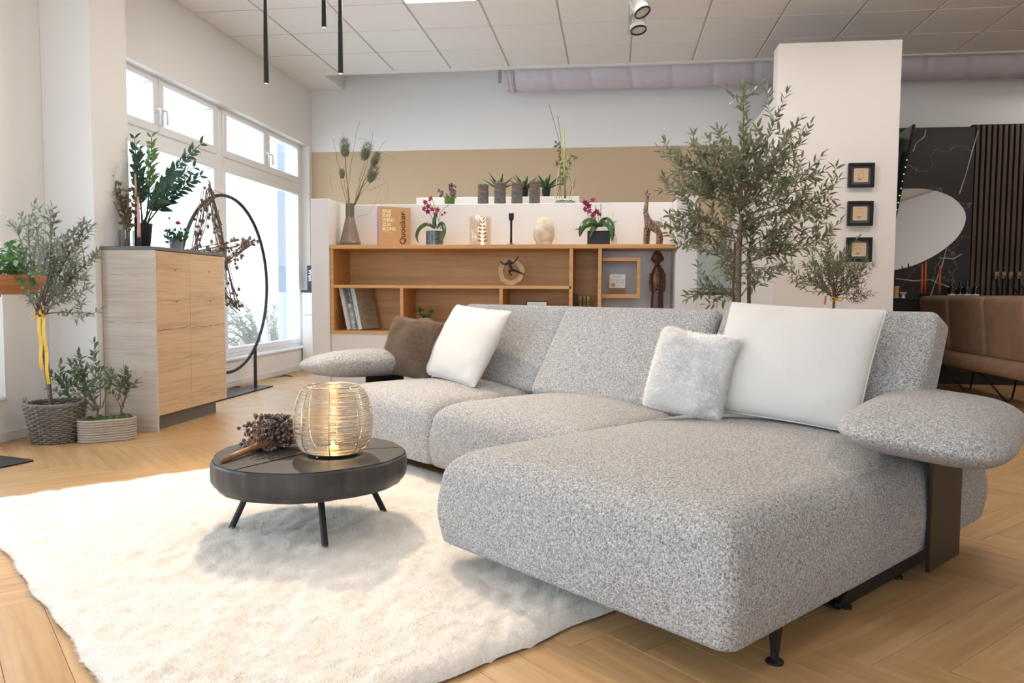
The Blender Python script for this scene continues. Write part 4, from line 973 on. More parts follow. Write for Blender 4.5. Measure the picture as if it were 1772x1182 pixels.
MB().tube([q(757, 396), q(732, 345)], .002, 5).build('stick', M_BLACK, oa); MB().tube([q(763, 396), q(747, 340)], .002, 5).build('stick', M_BLACK, oa)
R = random.Random(9)
for (u, v) in ((736, 350), (745, 344), (741, 357), (734, 361), (748, 362), (740, 366), (757, 363), (754, 370)): orchid_flower(q(u, v, R.uniform(-.03, .01)), .023, oa, R)
for (u, v) in ((765, 372), (770, 368)): orchid_flower(q(u, v, -.02), .014, oa, R)
o2 = on_top(1036, 5.99); ob2 = empty('potted_orchid', o2, 0, 'magenta orchid in a black square pot beside the scent bottle', 'plant')
mm = MB(); mm.prism([(-.085, -.05), (.085, -.05), (.085, .06), (-.085, .06)], 0, .112, None, .004); mm.build('pot', M_BLACK, ob2)
q = lambda u, v, d=0: at(u, v, o2.y+d)-o2
for (P, w) in (([q(1036, 392), q(1022, 384, -.05), q(1008, 394, -.09), q(1003, 410, -.1)], .034), ([q(1036, 392), q(1048, 383, -.05), q(1058, 396, -.09), q(1059, 418, -.09)], .034), ([q(1032, 392), q(1026, 398, -.08), q(1021, 412, -.09)], .022), ([q(1036, 390), q(1052, 384, .02), q(1062, 392, .02)], .02), ([q(1030, 390), q(1010, 394, .02), q(994, 398, .02)], .008), ([q(1042, 392), q(1056, 388, -.02), q(1069, 382)], .006)): strap_leaf(P, w, M_ORCH, ob2)
st_ = MB(); st_.tube([q(1034, 392), q(1028, 375), q(1012, 352)], .0022, 5); st_.tube([q(1038, 392), q(1034, 368), q(1030, 355)], .002, 5); st_.build('stems', M_GREEN, ob2)
for (a, b) in (((1022, 392), (1010, 342)), ((1040, 392), (1040, 352)), ((1031, 390), (1030, 362))): MB().tube([q(*a), q(*b)], .0022, 5).build('stick', M_BLACK, ob2)
for (u, v) in ((1016, 352), (1026, 346), (1013, 362), (1020, 365), (1019, 356), (1028, 370), (1032, 366), (1025, 374), (1036, 370), (1012, 350)): orchid_flower(q(u, v, R.uniform(-.03, .01)), .024, ob2, R)
# hurricane glass with gold leaf
g0 = on_top(831); gl = empty('hurricane_glass', g0, 0, 'clear bubbled glass cylinder with a golden fern leaf', 'lantern')
m, nt, p, new, L = _new('bubbled_glass'); nt.nodes.remove(p); tr = new('ShaderNodeBsdfTransparent'); tr.inputs[0].default_value = (.97, .95, .92, 1); gg = new('ShaderNodeBsdfGlossy'); gg.inputs['Roughness'].default_value = .1; gg.inputs['Color'].default_value = (1, .96, .9, 1)
vo = new('ShaderNodeTexVoronoi'); vo.inputs['Scale'].default_value = 90; L(coords(nt, new, L), vo.inputs['Vector']); rp = new('ShaderNodeValToRGB'); rp.color_ramp.elements[0].color = (.5, .5, .5, 1); rp.color_ramp.elements[1].color = (.06, .06, .06, 1); rp.color_ramp.elements[1].position = .4; L(vo.outputs['Distance'], rp.inputs[0]); bp = new('ShaderNodeBump'); bp.inputs['Strength'].default_value = .8; L(vo.outputs['Distance'], bp.inputs['Height']); L(bp.outputs[0], gg.inputs['Normal']); mx = new('ShaderNodeMixShader'); L(rp.outputs[0], mx.inputs[0]); L(tr.outputs[0], mx.inputs[1]); L(gg.outputs[0], mx.inputs[2]); L(mx.outputs[0], nt.nodes['Material Output'].inputs[0])
MB().lathe([(.001, .003), (.08, .003), (.084, .012), (.085, .225), (.082, .225), (.081, .014), (.001, .012)], 40, caps=False).build('glass', m, gl, True)
M_GOLD = mat('gold_leaf', srgb(168, 122, 64), .85, spec=.15); gm = MB(); gm.tube([(.03, -.086, .015), (.036, -.084, .20)], .0016, 4)
for k in range(6):
    z = .03+.028*k; l = .05*(1-.11*k)
    for s in (-1, 1): a0 = math.atan2(-.086, .033); gm.M = None; gm.add([(.087*math.cos(a0+s*f*l/.087), .087*math.sin(a0+s*f*l/.087), z+f*.012+w_) for f, w_ in ((0, 0), (.4, .011), (1, .002), (.5, -.009))], [(0, 1, 2, 3)])
gm.add([(.033, -.0875, .185), (.045, -.087, .195), (.037, -.087, .215), (.028, -.0875, .195)], [(0, 1, 2, 3)]); gm.build('gold_fern', M_GOLD, gl)
# candlestick
c0 = on_top(884.5); ck = empty('candlestick', c0, 0, 'slender black metal candlestick without a candle', 'candlestick')
MB().lathe([(.058, 0), (.062, .004), (.062, .008), (.03, .013), (.0105, .017), (.009, .03)], 32).build('foot', M_BLACK, ck, True); MB().lathe([(.009, .025), (.0085, .10), (.009, .19), (.012, .198)], 20).build('stem', M_BLACK, ck, True); MB().lathe([(.012, .196), (.019, .205), (.021, .25), (.017, .25), (.015, .215), (.001, .213)], 24).build('cup', M_BLACK, ck, 'auto')
# stone egg
e0 = on_top(941); eg = MB()
eg.lathe([(.0, 0), (.05, .0), (.066, .018)] + [(.0835*math.sin(a)**.92, .095-.125*math.cos(a)*(1 if a > PI/2 else .76)) for a in [.75+(PI-.75)*k/16 for k in range(17)]], 40)
eg.v = [(x, y, max(0, z)) for x, y, z in eg.v]
o = eg.build('stone_egg', mat('cream_stone', srgb(196, 180, 152), .6, noise=.12, nscale=14, bump=.2, bscale=40, col2=srgb(222, 210, 188)), None, True); o.location = e0; tag(o, 'large cream stone egg standing on the oak shelf', 'egg')
# scent bottle with sticks
d0 = on_top(1062, 6.10); db = empty('reed_diffuser', d0, 0, 'glass scent bottle with two reed sticks behind the black-potted orchid', 'diffuser')
MB().lathe([(.001, .001), (.022, .001), (.024, .006), (.024, .07), (.012, .085), (.012, .095)], 20, caps=False).build('bottle', M_CLEAR, db, True); MB().lathe([(.013, .083), (.014, .10), (.011, .102)], 16).build('collar', M_OAK, db)
for (x, z) in ((-.012, .27), (.008, .205)): MB().tube([(0, 0, .02), (x, 0, z)], .0016, 5).build('reed', M_OAK, db)
# giraffe figure
gf0 = on_top(1130); gi = empty('giraffe_figure', gf0, 0, 'brown carved giraffe figure on the right end of the shelf', 'figurine')
def skin_mesh(name, verts, edges, radii, matl, parent, sub=2, root=0):
    me = bpy.data.meshes.new(name); me.from_pydata([tuple(v) for v in verts], edges, []); o = bpy.data.objects.new(name, me); COL.objects.link(o)
    md = o.modifiers.new('s', 'SKIN'); sd = o.modifiers.new('d', 'SUBSURF'); sd.levels = sub; sd.render_levels = sub
    for i, r in enumerate(radii):
        sv = me.skin_vertices[0].data[i]; sv.radius = (r, r) if isinstance(r, (int, float)) else r; sv.use_root = (i == root)
    dg = bpy.context.evaluated_depsgraph_get(); m2 = bpy.data.meshes.new_from_object(o.evaluated_get(dg)); bpy.data.objects.remove(o); m2.name = name; m2.materials.clear(); m2.materials.append(matl); m2.polygons.foreach_set('use_smooth', [True]*len(m2.polygons)); return link(name, m2, None, parent)
q = lambda u, v, d=0: at(u, v, gf0.y+d)-gf0
gv = [q(1134, 392), q(1122, 388), q(1117, 366), q(1119, 350), q(1121, 337), q(1115, 332.5), q(1141, 396), q(1117, 402, -.012), q(1116, 415, -.014), q(1122, 402, .014), q(1121, 415, .016), q(1140, 404, -.014), q(1138, 415, -.016), q(1144, 404, .014), q(1144, 415, .018)]
for i in (8, 10, 12, 14): gv[i].z = .006
ge = [(0, 1), (1, 2), (2, 3), (3, 4), (4, 5), (0, 6), (1, 7), (7, 8), (1, 9), (9, 10), (6, 11), (11, 12), (6, 13), (13, 14)]
Mg = mat('giraffe_pattern', srgb(64, 44, 34), .5, bump=.3, bscale=80); nt = Mg.node_tree; vo = nt.nodes.new('ShaderNodeTexVoronoi'); vo.feature = 'DISTANCE_TO_EDGE'; vo.inputs['Scale'].default_value = 62; tc = nt.nodes.new('ShaderNodeTexCoord'); rp = nt.nodes.new('ShaderNodeValToRGB'); rp.color_ramp.elements[0].color = (*srgb(158, 136, 112), 1); rp.color_ramp.elements[1].color = (*srgb(84, 60, 46), 1); rp.color_ramp.elements[0].position = .04; rp.color_ramp.elements[1].position = .12
nt.links.new(tc.outputs['Object'], vo.inputs['Vector']); nt.links.new(vo.outputs['Distance'], rp.inputs[0]); nt.links.new(rp.outputs[0], nt.nodes['Principled BSDF'].inputs['Base Color'])
skin_mesh('body', gv, ge, [.038, .028, .02, .015, .015, .010, .036, .016, .013, .016, .013, .018, .014, .018, .014], Mg, gi)
hm = MB()
for s in (-1, 1): p = q(1120, 334)+Vector((0, s*.010, 0)); hm.tube([p, p+Vector((.002, s*.003, .018))], [.004, .003], 6); hm.ell(p+Vector((.002, s*.004, .020)), .0045, 1); hm.ell(q(1124, 336)+Vector((0, s*.014, 0)), (.012, .008, .005), 1)
hm.build('horns_and_ears', Mg, gi, True); MB().tube([q(1145, 394), q(1146, 386), q(1143, 378), q(1147, 376)], [.004, .0025, .002, .0015], 5).build('tail', Mg, gi, True)
# ------------------------------------------------------------------ inside the shelf
r0 = at(885, 485, 5.95); r0.z = zms+.001; rf = empty('ring_sculpture', r0, 0, 'pale wooden ring with a dark leaping figure inside it', 'sculpture')
rc = Vector((0, 0, .103)); rp_ = MB(); n = 40; V = []
for (r, y) in ((.103, -.018), (.103, .018), (.064, .018), (.064, -.018)):
    for k in range(n): a = 2*PI*k/n; w_ = r*(1+.03*math.sin(3*a+1)+.02*math.sin(7*a))*(.985 if r > .1 else 1); V.append((w_*math.cos(a), y, .103+w_*math.sin(a)))
rp_.v = V
for j in range(4):
    for k in range(n): rp_.f.append((j*n+k, ((j+1) % 4)*n+k, ((j+1) % 4)*n+(k+1) % n, j*n+(k+1) % n))
zmin = min(v[2] for v in V); rp_.v = [(x, y, z-zmin) for x, y, z in V]; rp_.build('ring', wood('pale_ring_wood', (srgb(182, 142, 98), srgb(206, 170, 126), srgb(218, 186, 146)), (8, 30, 8), .6), rf, 'auto')
q = lambda u, v, d=-.03: at(u, v, r0.y+d)-r0
fv = [q(885, 467), q(883, 460), q(881, 454), q(880.5, 449), q(872, 458), q(865, 452), q(889, 455), q(897, 444), q(880, 470), q(886, 477), q(894, 469), q(908, 476), q(879, 477)]
skin_mesh('figure', fv, [(0, 1), (1, 2), (2, 3), (2, 4), (4, 5), (2, 6), (6, 7), (0, 8), (8, 9), (0, 10), (10, 11)], [.010, .011, .010, .010, .005, .004, .005, .004, .008, .005, .008, .004, .004], mat('dark_bronze_figure', srgb(44, 34, 30), .35, metal=.5), rf)
# leaning books
yb_ = 5.86; base = z0s+th+.001
M_BK = [mat('pale_book_cover', srgb(214, 210, 208), .55), mat('patterned_book_cover', srgb(120, 126, 132), .5, col2=srgb(225, 228, 232), nscale=45), mat('kraft_book_cover', srgb(178, 162, 140), .6)]
M_SP = [mat('pale_spine', srgb(216, 210, 210), .55), M_BK[1], mat('mint_white_spine', srgb(218, 232, 228), .55)]
xx = XA+th+.088; hb_ = .335
for k, (lab, tkk) in enumerate((('pale grey book leaning leftmost in the shelf', .03), ('grey and white patterned book leaning between two others', .03), ('kraft-coloured book with green plant drawing leaning in front', .035))):
    t = empty('leaning_book', (xx, yb_+.01*k, base), 0, lab, 'book', 'books leaning in the left compartment'); t.rotation_euler = (0, -.225, -.24-.03*k)
    dep = .22+.01*k
    MB().box(.003, tkk-.003, .004, dep-.003, .003, hb_-.003).build('pages', M_PAPER, t); MB().box(0, .003, 0, dep, 0, hb_).build('back_cover', M_BK[k], t); MB().box(tkk-.003, tkk, 0, dep, 0, hb_).build('front_cover', M_BK[k], t); MB().box(0, tkk, -.002, .001, 0, hb_).build('spine', M_SP[k], t)
    if k == 1: MB().box(0, tkk, -.0026, -.0019, hb_*.62, hb_).build('spine_top', mat('slate_spine', srgb(98, 106, 112), .6), t)
    if k == 2:
        Mgp = mat('green_print', srgb(62, 118, 84), .6); SIDE = Rz(PI/2) @ Rx(PI/2); dr = MB()
        for (y, z, h_, w_) in ((.05, .12, .06, .018), (.08, .11, .09, .014), (.105, .10, .13, .012), (.13, .10, .10, .016), (.16, .11, .08, .018), (.185, .12, .05, .014)):
            for s in range(int(h_/.011)): a = w_*(.5+.5*math.sin(s*1.7+y*50)); dr.box(tkk, tkk+.0004, y-a/2, y+a/2, z+s*.011, z+s*.011+.005)
        dr.tube([(tkk+.0003, .105+.02*math.cos(a), .27+.02*math.sin(a)) for a in [PI+PI*i/10 for i in range(11)]], .0012, 4); dr.build('plant_drawing', Mgp, t)
        scribble(t, Mgp, T(tkk+.0005, .065, .072) @ SIDE, .09, .022, 2, 3); scribble(t, Mgp, T(tkk+.0005, .07, .045) @ SIDE, .08, .012, 2, 6)
        scribble(t, mat('mint_print', srgb(110, 186, 160), .6), T(.012, -.0026, .31) @ FRONT @ Rz(-PI/2), .24, .016, 1, 2, 'spine_print')
    xx += tkk+.012
# sign, statue and small things
s0 = at(1068, 511, SY+.12); s0.z = bz0+.031; sg = empty('wooden_sign', s0, .05, 'small white and wood sign with gold lettering in the square oak frame', 'sign')
sw, shh = .118, .148; MB().box(-sw/2, sw/2, 0, .014, 0, .045, .001).build('wood_foot', wood('sign_wood', (srgb(110, 72, 42), srgb(146, 98, 58), srgb(166, 118, 76)), (6, 60, 60), .5), sg); MB().box(-sw/2, sw/2, .001, .013, .0455, shh, .001).build('white_board', M_PAPER, sg)
M_OCH = mat('ochre_print', srgb(206, 156, 54), .5); M_INK = mat('dark_ink', srgb(70, 66, 62), .7)
for (s, y, z, sz, ml) in (('Heute', 0, .122, .026, M_OCH), ('ist ein guter Tag', 0, .101, .0145, M_INK), ('für einen', .022, .081, .0145, M_INK), ('guten Tag', .022, .060, .0145, M_OCH)): text(s, sz, ml, sg, T(y, .0004, z) @ FRONT, align='CENTER')
MB().lathe([(.017, 0), (.017, .0015)], 24, T(-.031, .001, .068) @ Rx(PI/2)).build('sun_dot', M_OCH, sg)
u0 = at(1137, 520, 5.93); u0.z = base; stt = empty('carved_figure', u0, 0, 'dark carved wooden statuette of a bearded standing figure in the niche', 'figurine')
Mst = wood('dark_carved_wood', (srgb(46, 26, 18), srgb(84, 48, 30), srgb(118, 72, 44)), (12, 12, 3), .3)
q = lambda u, v, d=0: at(u, v, u0.y+d)-u0
zt_ = q(1137, 434).z; zc_ = q(1137, 466).z; ff = MB()
def ov(c, r): return c, r
def body_rings(rings, seg=24):
    m = MB(); 
    for (cx, cy, z, rx_, ry_) in rings: m.v += [(cx+rx_*math.cos(2*PI*k/seg), cy+ry_*math.sin(2*PI*k/seg), z) for k in range(seg)]
    for j in range(len(rings)-1):
        for k in range(seg): m.f.append((j*seg+k, j*seg+(k+1) % seg, (j+1)*seg+(k+1) % seg, (j+1)*seg+k))
    m.f.append(tuple(range(seg))[::-1]); m.f.append(tuple((len(rings)-1)*seg+k for k in range(seg))); return m
hh = zt_; g = lambda v: q(1137, v).z
m = body_rings([(0, 0, 0, .055, .05), (0, 0, .04, .052, .045), (0, 0, g(520), .046, .042), (.002, 0, g(506), .044, .042), (.003, 0, g(495), .050, .045), (.004, 0, g(482), .052, .046), (.004, 0, g(472), .050, .044), (.003, 0, g(466), .040, .036), (.0, 0, g(461.5), .026, .026), (0, 0, g(458), .022, .024)])
m.build('robed_body', Mst, stt, True)
hd = MB(); n = 20; hz = (g(434)+g(462))/2; hr = (g(434)-g(462))/2
hd.ell((-.004, -.002, hz+.008), (.040, .042, hr*.93), 3); 
hd.v = [(x, y, z) if z > hz-.02 else (x*(.55+.45*max(0, (z-(hz-hr))/(hr-.02))), y*.9, z) for x, y, z in hd.v]
hd.ell((-.010, -.043, hz-.004), (.007, .012, .018), 2); hd.ell((-.026, -.034, hz+.006), (.010, .007, .005), 2); hd.ell((.010, -.036, hz+.006), (.010, .007, .005), 2); hd.box(-.030, .014, -.045, -.030, hz+.012, hz+.018, .002); hd.ell((-.010, -.041, hz-.024), (.012, .007, .004), 2); hd.ell((-.010, -.036, hz-.04), (.014, .014, .02), 2); hd.ell((.040, .004, hz), (.006, .012, .02), 2); hd.ell((-.044, .004, hz), (.006, .012, .02), 2)
hd.build('head', Mst, stt, True)
am = MB()
for s in (-1, 1): am.tube([(s*.042, -.004, g(473)), (s*.048, -.012, g(490)), (s*.044, -.03, g(502)), (s*.012, -.052, g(500)), (-.008, -.056, g(496))], [.015, .015, .014, .011, .010], 10)
am.build('arms', Mst, stt, True); MB().tube([(-.018, -.05, g(474)), (-.02, -.062, g(486)), (-.012, -.058, g(497))], [.014, .016, .006], 8).build('drinking_horn', wood('lighter_carved_wood', (srgb(120, 74, 42), srgb(150, 98, 60), srgb(170, 120, 80)), (10, 10, 4), .4), stt, True)
k0 = at(996, 522, 5.88); k0.z = .796; o = MB().box(-.018, .012, -.02, .05, 0, .108, .002).build('black_box', M_BLACK); o.location = k0; tag(o, 'small black upright box in the narrow shelf column', 'box')
M_AMB = mat('smoky_green_glass', srgb(150, 142, 96), .1, metal=.4, noise=.3, nscale=30)
for (u, y_) in ((1004, 5.9), (1011.5, 5.92), (1019, 5.9)):
    p = at(u, 520, y_); p.z = .796; o = MB().lathe([(.001, 0), (.015, 0), (.016, .004), (.0165, .085), (.0145, .085), (.014, .008), (.001, .007)], 20).build('glass_tumbler', M_AMB, None, 'auto'); o.location = p; tag(o, ['small smoky glass right next to the black box', 'small smoky glass in the middle of three', 'small smoky glass farthest from the black box'][(int(u) > 1004)+(int(u) > 1011)], 'glass', 'small glasses in the shelf column')
f0 = at(929, 540, 5.92); f0.z = base; fr = empty('picture_stand', f0, 0, 'black-framed white notice behind the sofa back', 'frame'); hgt = at(929, 521, 5.92).z-base
MB().box(-.08, .08, 0, .012, 0, hgt, .002).build('frame', M_BLACK, fr); MB().box(-.074, .074, -.001, .002, .006, hgt-.006).build('notice', M_PAPER, fr)
g0 = at(738, 545, 5.95); g0.z = base; su = empty('potted_succulent', g0, 0, 'small green spiky succulents just above the brown cushion', 'plant')
MB().lathe([(.05, 0), (.065, .1), (.06, .1), (.001, .09)], 24).build('pot', M_CLAY, su, 'auto'); R = random.Random(40); lm2 = []; st_ = MB()
for (u, v, n_) in ((726, 538, 70), (746, 541, 40), (735, 548, 40)):
    c = at(u, v, g0.y)-g0; st_.tube([(0, 0, .09), Vector((c.x*.6, 0, c.z*.7)), c], .005, 6)
    for k in range(n_): d = rv(R); d.z = abs(d.z)*.7; lm2.append(leaf_matrix(c, d, rv(R), .038, .008))
st_.build('stems', M_GREEN, su); split_leaves(lm2, su, M_FRESH)
# ------------------------------------------------------------------ on top of the low wall
M_ROPE = mat('dark_rope', srgb(104, 100, 98), .8, noise=.3, nscale=60); M_BAND = mat('brown_band', srgb(110, 82, 62), .6)
def rope_pot(u0, u1, vt, lab):
    Y = 6.33; c = at((u0+u1)/2, 349, Y); r = (at(u1, 349, Y)-at(u0, 349, Y)).x/2; c.z = STOP; H = at(u0, vt, Y).z-STOP
    t = empty('rope_candle_holder', c, 0, lab, 'candle holder', 'rope-wrapped holders on the low wall'); MB().lathe([(r*1.05, 0), (r*1.05, .008), (r*.86, .01), (r*.86, H-.012), (r*.8, H-.004), (.001, H-.004)], 24).build('core', M_BLACK, t, 'auto')
    def ropes(z0, z1, tw, n):
        b = MB()
        for k in range(n): b.tube([(r*.9*math.cos(2*PI*k/n+tw*s/8), r*.9*math.sin(2*PI*k/n+tw*s/8), z0+(z1-z0)*s/8) for s in range(9)], r*.15, 5)
        return b
    ropes(.012, H*.70, 1.6, 18).build('rope_wrap', M_ROPE, t, True); MB().lathe([(r*.98, H*.70), (r*1.0, H*.72), (r*1.0, H*.86), (r*.98, H*.88)], 24).build('band', M_BAND, t, 'auto'); ropes(H*.88, H, .9, 18).build('rope_rim', M_ROPE, t, True)
for a in ((827, 845, 320, 'rope-wrapped dark holder, leftmost of the four on the low wall'), (856, 875, 317, 'rope-wrapped dark holder, second from the left on the low wall'), (885.5, 904, 317, 'rope-wrapped dark holder, third from the left on the low wall'), (916, 934, 314, 'rope-wrapped dark holder, rightmost and tallest of the four')): rope_pot(*a)
def aloe(u, lab):
    Y = 6.80; c = at(u, 339, Y); c.z = 1.736; t = empty('potted_aloe', c, 0, lab, 'plant', 'aloes behind the rope holders')
    MB().lathe([(.03, 0), (.038, .07), (.04, .072), (.035, .072), (.001, .06)], 20).build('pot', M_BLACK, t, 'auto'); R = random.Random(u)
    for k in range(13):
        a = k*2.4; e = .55+.55*(k/13); L_ = .20*R.uniform(.8, 1.1); d = Vector((math.cos(a)*math.cos(e), math.sin(a)*math.cos(e), math.sin(e))); b = Vector((0, 0, .065))
        m = MB(); s = d.cross(Vector((0, 0, 1))).normalized(); P = [b+d*L_*f+Vector((0, 0, -.25*L_*f*f*math.cos(e))) for f in (0, .3, .6, .85, 1)]
        for p, w_ in zip(P, (.013, .014, .011, .005, .0006)): nn = s.cross(d).normalized(); m.v += [tuple(p+s*w_+nn*w_*.35), tuple(p), tuple(p-s*w_+nn*w_*.35), tuple(p-nn*w_*.5)]
        for i in range(4):
            for j in range(4): m.f.append((i*4+j, i*4+(j+1) % 4, i*4+4+(j+1) % 4, i*4+4+j))
        m.build('leaf', M_GREEN, t, True)
aloe(864, 'small aloe in a black pot, leftmost of three'); aloe(907, 'small aloe in a black pot, middle of three'); aloe(945, 'small aloe in a black pot, rightmost of three')
# hyacinth
h0 = at(778, 349, 6.36); h0.z = STOP; hy = empty('potted_hyacinth', h0, 0, 'purple hyacinths with short leaves on the low wall', 'plant'); MB().lathe([(.05, 0), (.06, .01), (.055, .012), (.001, .012)], 20).build('dish', M_CLAY, hy); q = lambda u, v: at(u, v, 6.36)-h0
for (u, v) in ((767, 338), (772, 334), (777, 339), (784, 337), (787, 333), (781, 341), (790, 334)): strap_leaf([Vector((q(u, v).x*.6, 0, .01)), q(u, v)*.6+Vector((0, 0, .01)), q(u, v)], .012, M_FRESH, hy)
M_PUR = mat('dusky_purple', srgb(104, 80, 98), .7, noise=.2, nscale=60)
for (u, v, n_) in ((763, 333, 14), (781, 328, 30), (786, 332, 16)):
    m = MB(); R = random.Random(u); c = q(u, v)
    for k in range(n_): m.ell(c+Vector((R.gauss(0, .010), R.gauss(0, .010), R.gauss(0, .022))), .0095, 1)
    m.build('flower_spike', M_PUR, hy, True)
# sculptural plant on moss tray
t0 = at(978, 349, 6.33); t0.z = STOP; tp = empty('moss_arrangement', t0, 0, 'tall green stem with ivy and twigs on a moss tray', 'plant'); q = lambda u, v, d=0: at(u, v, 6.33+d)-t0
MB().lathe([(.08, 0), (.098, .006), (.095, .016), (.001, .016)], 28).build('tray', mat('stone_tray', srgb(150, 144, 134), .8, noise=.2, nscale=80), tp, True)
ms = MB(); R = random.Random(3)
for k in range(30): a = R.uniform(0, 6.28); r = R.uniform(0, .08); ms.ell((r*math.cos(a), r*math.sin(a), .02), (.016, .016, .012), 1)
tag(ms.build('moss', M_MOSS, tp, True), kind='stuff')
MB().tube([q(978, 343), q(977, 290), q(975, 221)], [.010, .009, .007], 8).build('green_stem', mat('pale_green_stem', srgb(142, 156, 84), .5), tp, True)
tw_ = MB()
for P in (((968, 345), (970, 300), (969, 250), (960, 215), (950, 181)), ((972, 345), (968, 290), (971, 240), (965, 200)), ((985, 345), (990, 320), (984, 300)), ((990, 340), (995, 310)), ((962, 345), (972, 310), (980, 260))): tw_.tube([q(*p) for p in P], .0022, 5)
tw_.build('twigs', M_TWIG, tp); wt = MB()
for P in (((960, 343), (964, 310), (970, 280), (980, 262)), ((988, 346), (992, 330), (986, 300), (982, 270))): wt.tube([q(*p) for p in P], .0035, 5)
wt.build('pale_twigs', mat('bleached_twig', srgb(190, 178, 158), .8), tp); R = random.Random(12); lmz = []
for P in (((975, 330), (970, 290), (966, 255), (963, 248)), ((977, 300), (985, 280), (992, 268), (996, 272)), ((976, 320), (984, 295), (987, 285)), ((974, 290), (963, 280), (960, 285)), ((976, 300), (968, 300), (965, 310))): pts = [q(u, v, R.uniform(-.03, .03)) for u, v in P]; twig_leaves(R, pts, lmz, .036, .024, .1, .026)
split_leaves(lmz, tp, leafmat('ivy_green', srgb(78, 94, 58), srgb(112, 128, 82), .5))
# ================================================================== things on the coffee table
TT = TZ+.0032
l0 = atz(576, 792, TT); l0.z = TT
LP = Vector((at(576, 720, 2.74).x, 2.74, TT))
la = empty('wire_lantern', LP, 0, 'round golden wire lantern glowing on the coffee table', 'lantern')
M_WIRE = mat('champagne_wire', srgb(190, 178, 158), .3, metal=.9)
H, Rm = .255, .142
def lr(f): return Rm*(.66+.34*math.sin(PI*min(1, max(0, f*.86+.07)))**.55) if 0 <= f <= 1 else 0
def lant_r(z):
    f = (z-.012)/(H-.012); return .095+.047*math.sin(PI*(f**.85))**.55
rnd = random.Random(5); wr = MB()
for k in range(140):
    z = .02+(H-.03)*k/139+rnd.gauss(0, .001); r = lant_r(z); tx, ty = rnd.gauss(0, .018), rnd.gauss(0, .018); c = rnd.gauss(0, .0006)
    wr.tube([((r+c)*math.cos(a), (r+c)*math.sin(a), z+r*(tx*math.cos(a)+ty*math.sin(a))) for a in [2*PI*i/40 for i in range(40)]], .0006, 4, closed=True)
tag(wr.build('wound_wire', M_WIRE, la, True), kind='stuff')
for k in range(8):
    a = 2*PI*k/8+.25; MB().tube([((lant_r(z)+.001)*math.cos(a), (lant_r(z)+.001)*math.sin(a), z) for z in [.012+(H-.012)*i/18 for i in range(19)]], .0021, 6).build('rib', M_WIRE, la, True)
MB().tube([((lant_r(H))*math.cos(a), lant_r(H)*math.sin(a), H) for a in [2*PI*i/48 for i in range(48)]], .0032, 6, closed=True).build('top_rim', M_WIRE, la, True)
MB().lathe([(.094, .010), (.096, .014), (.001, .015)], 40).build('base_disc', M_WIRE, la)
for k in range(3): a = 2*PI*k/3-1.9; MB().ell((.086*math.cos(a), .086*math.sin(a), .0055), .0055, 2).build('ball_foot', M_WIRE, la, True)
MB().lathe([(.02, .0155), (.02, .03), (.016, .032), (.001, .032)], 24).build('led_candle', mat('warm_wax', srgb(250, 214, 150), .5, emit=(1, .66, .26), estr=1.5), la, 'auto')
MB().ell((0, 0, .040), (.005, .005, .010), 2).build('led_flame', mat('led_flame', (1, .8, .4), .5, emit=(1, .62, .22), estr=40), la, True)
pl_ = bpy.data.lights.new('lantern_light', 'POINT'); pl_.energy = 2.2; pl_.color = (1, .62, .26); pl_.shadow_soft_size = .015; po = bpy.data.objects.new('lantern_light', pl_); COL.objects.link(po); po.location = (LP.x, LP.y, TT+.12)
# dried berry bunch
bb0 = atz(470, 775, TT); bb0.z = TT; bb = empty('dried_berry_bunch', bb0, 0, 'dried dark berry panicle with brown woody stem on the table', 'dried plant')
q = lambda u, v, d=0: at(u, v, bb0.y+d)-bb0
M_STEM = wood('russet_stem', (srgb(96, 62, 38), srgb(140, 96, 60), srgb(166, 122, 82)), (20, 20, 20), .55)
s_a = atz(384, 797, TT+.010)-bb0; s_b = atz(445, 772, TT+.022)-bb0; s_c = atz(520, 758, TT+.03)-bb0
stm = MB(); stm.tube([s_a, s_a.lerp(s_b, .35), s_a.lerp(s_b, .4), s_a.lerp(s_b, .75), s_b, s_b.lerp(s_c, .35), s_b.lerp(s_c, .7), s_c], [.0095, .010, .0115, .0105, .015, .010, .010, .005], 10); stm.tube([s_b, q(448, 745), q(446, 735)], [.009, .006, .004], 7)
stm.build('woody_stem', M_STEM, bb, True)
R = random.Random(50); stw = MB(); bm_ = MB()
M_BER = mat('dusty_dark_berry', srgb(88, 74, 70), .45, noise=.25, nscale=60)
cen = []
for k in range(620):
    f = R.random(); 
    u = 415+R.betavariate(2.2, 1.6)*112; top_v = 716+ (12 if u < 440 else 0)+ (8 if u > 500 else 0); v = R.uniform(top_v+2, 788-(22 if u > 480 else 0)); d = R.uniform(-.085, .08)
    c = q(u, v, d); 
    if c.z < .006: c.z = .006+R.random()*.01
    if (c+bb0-Vector((LP.x, LP.y, c.z+bb0.z))).length < .152: continue
    cen.append(c); bm_.ell(c, R.uniform(.0068, .0092), 1)
    if k % 2 == 0:
        o_ = s_b.lerp(s_c, max(0, min(1, (u-440)/90)))+rv(R, .01); mid = o_.lerp(c, .5)+rv(R, .012); stw.tube([o_, mid, c], [.0016, .0012, .0009], 4)
for (u, v) in ((413, 741), (417, 768), (425, 752)): c = q(u, v); bm_.ell(c, .0085, 1); stw.tube([q(450, 755), q((u+450)/2, v-6), c], .0011, 4)
tag(bm_.build('berries', M_BER, bb, True), kind='stuff'); stw.build('stalks', M_STEM, bb)
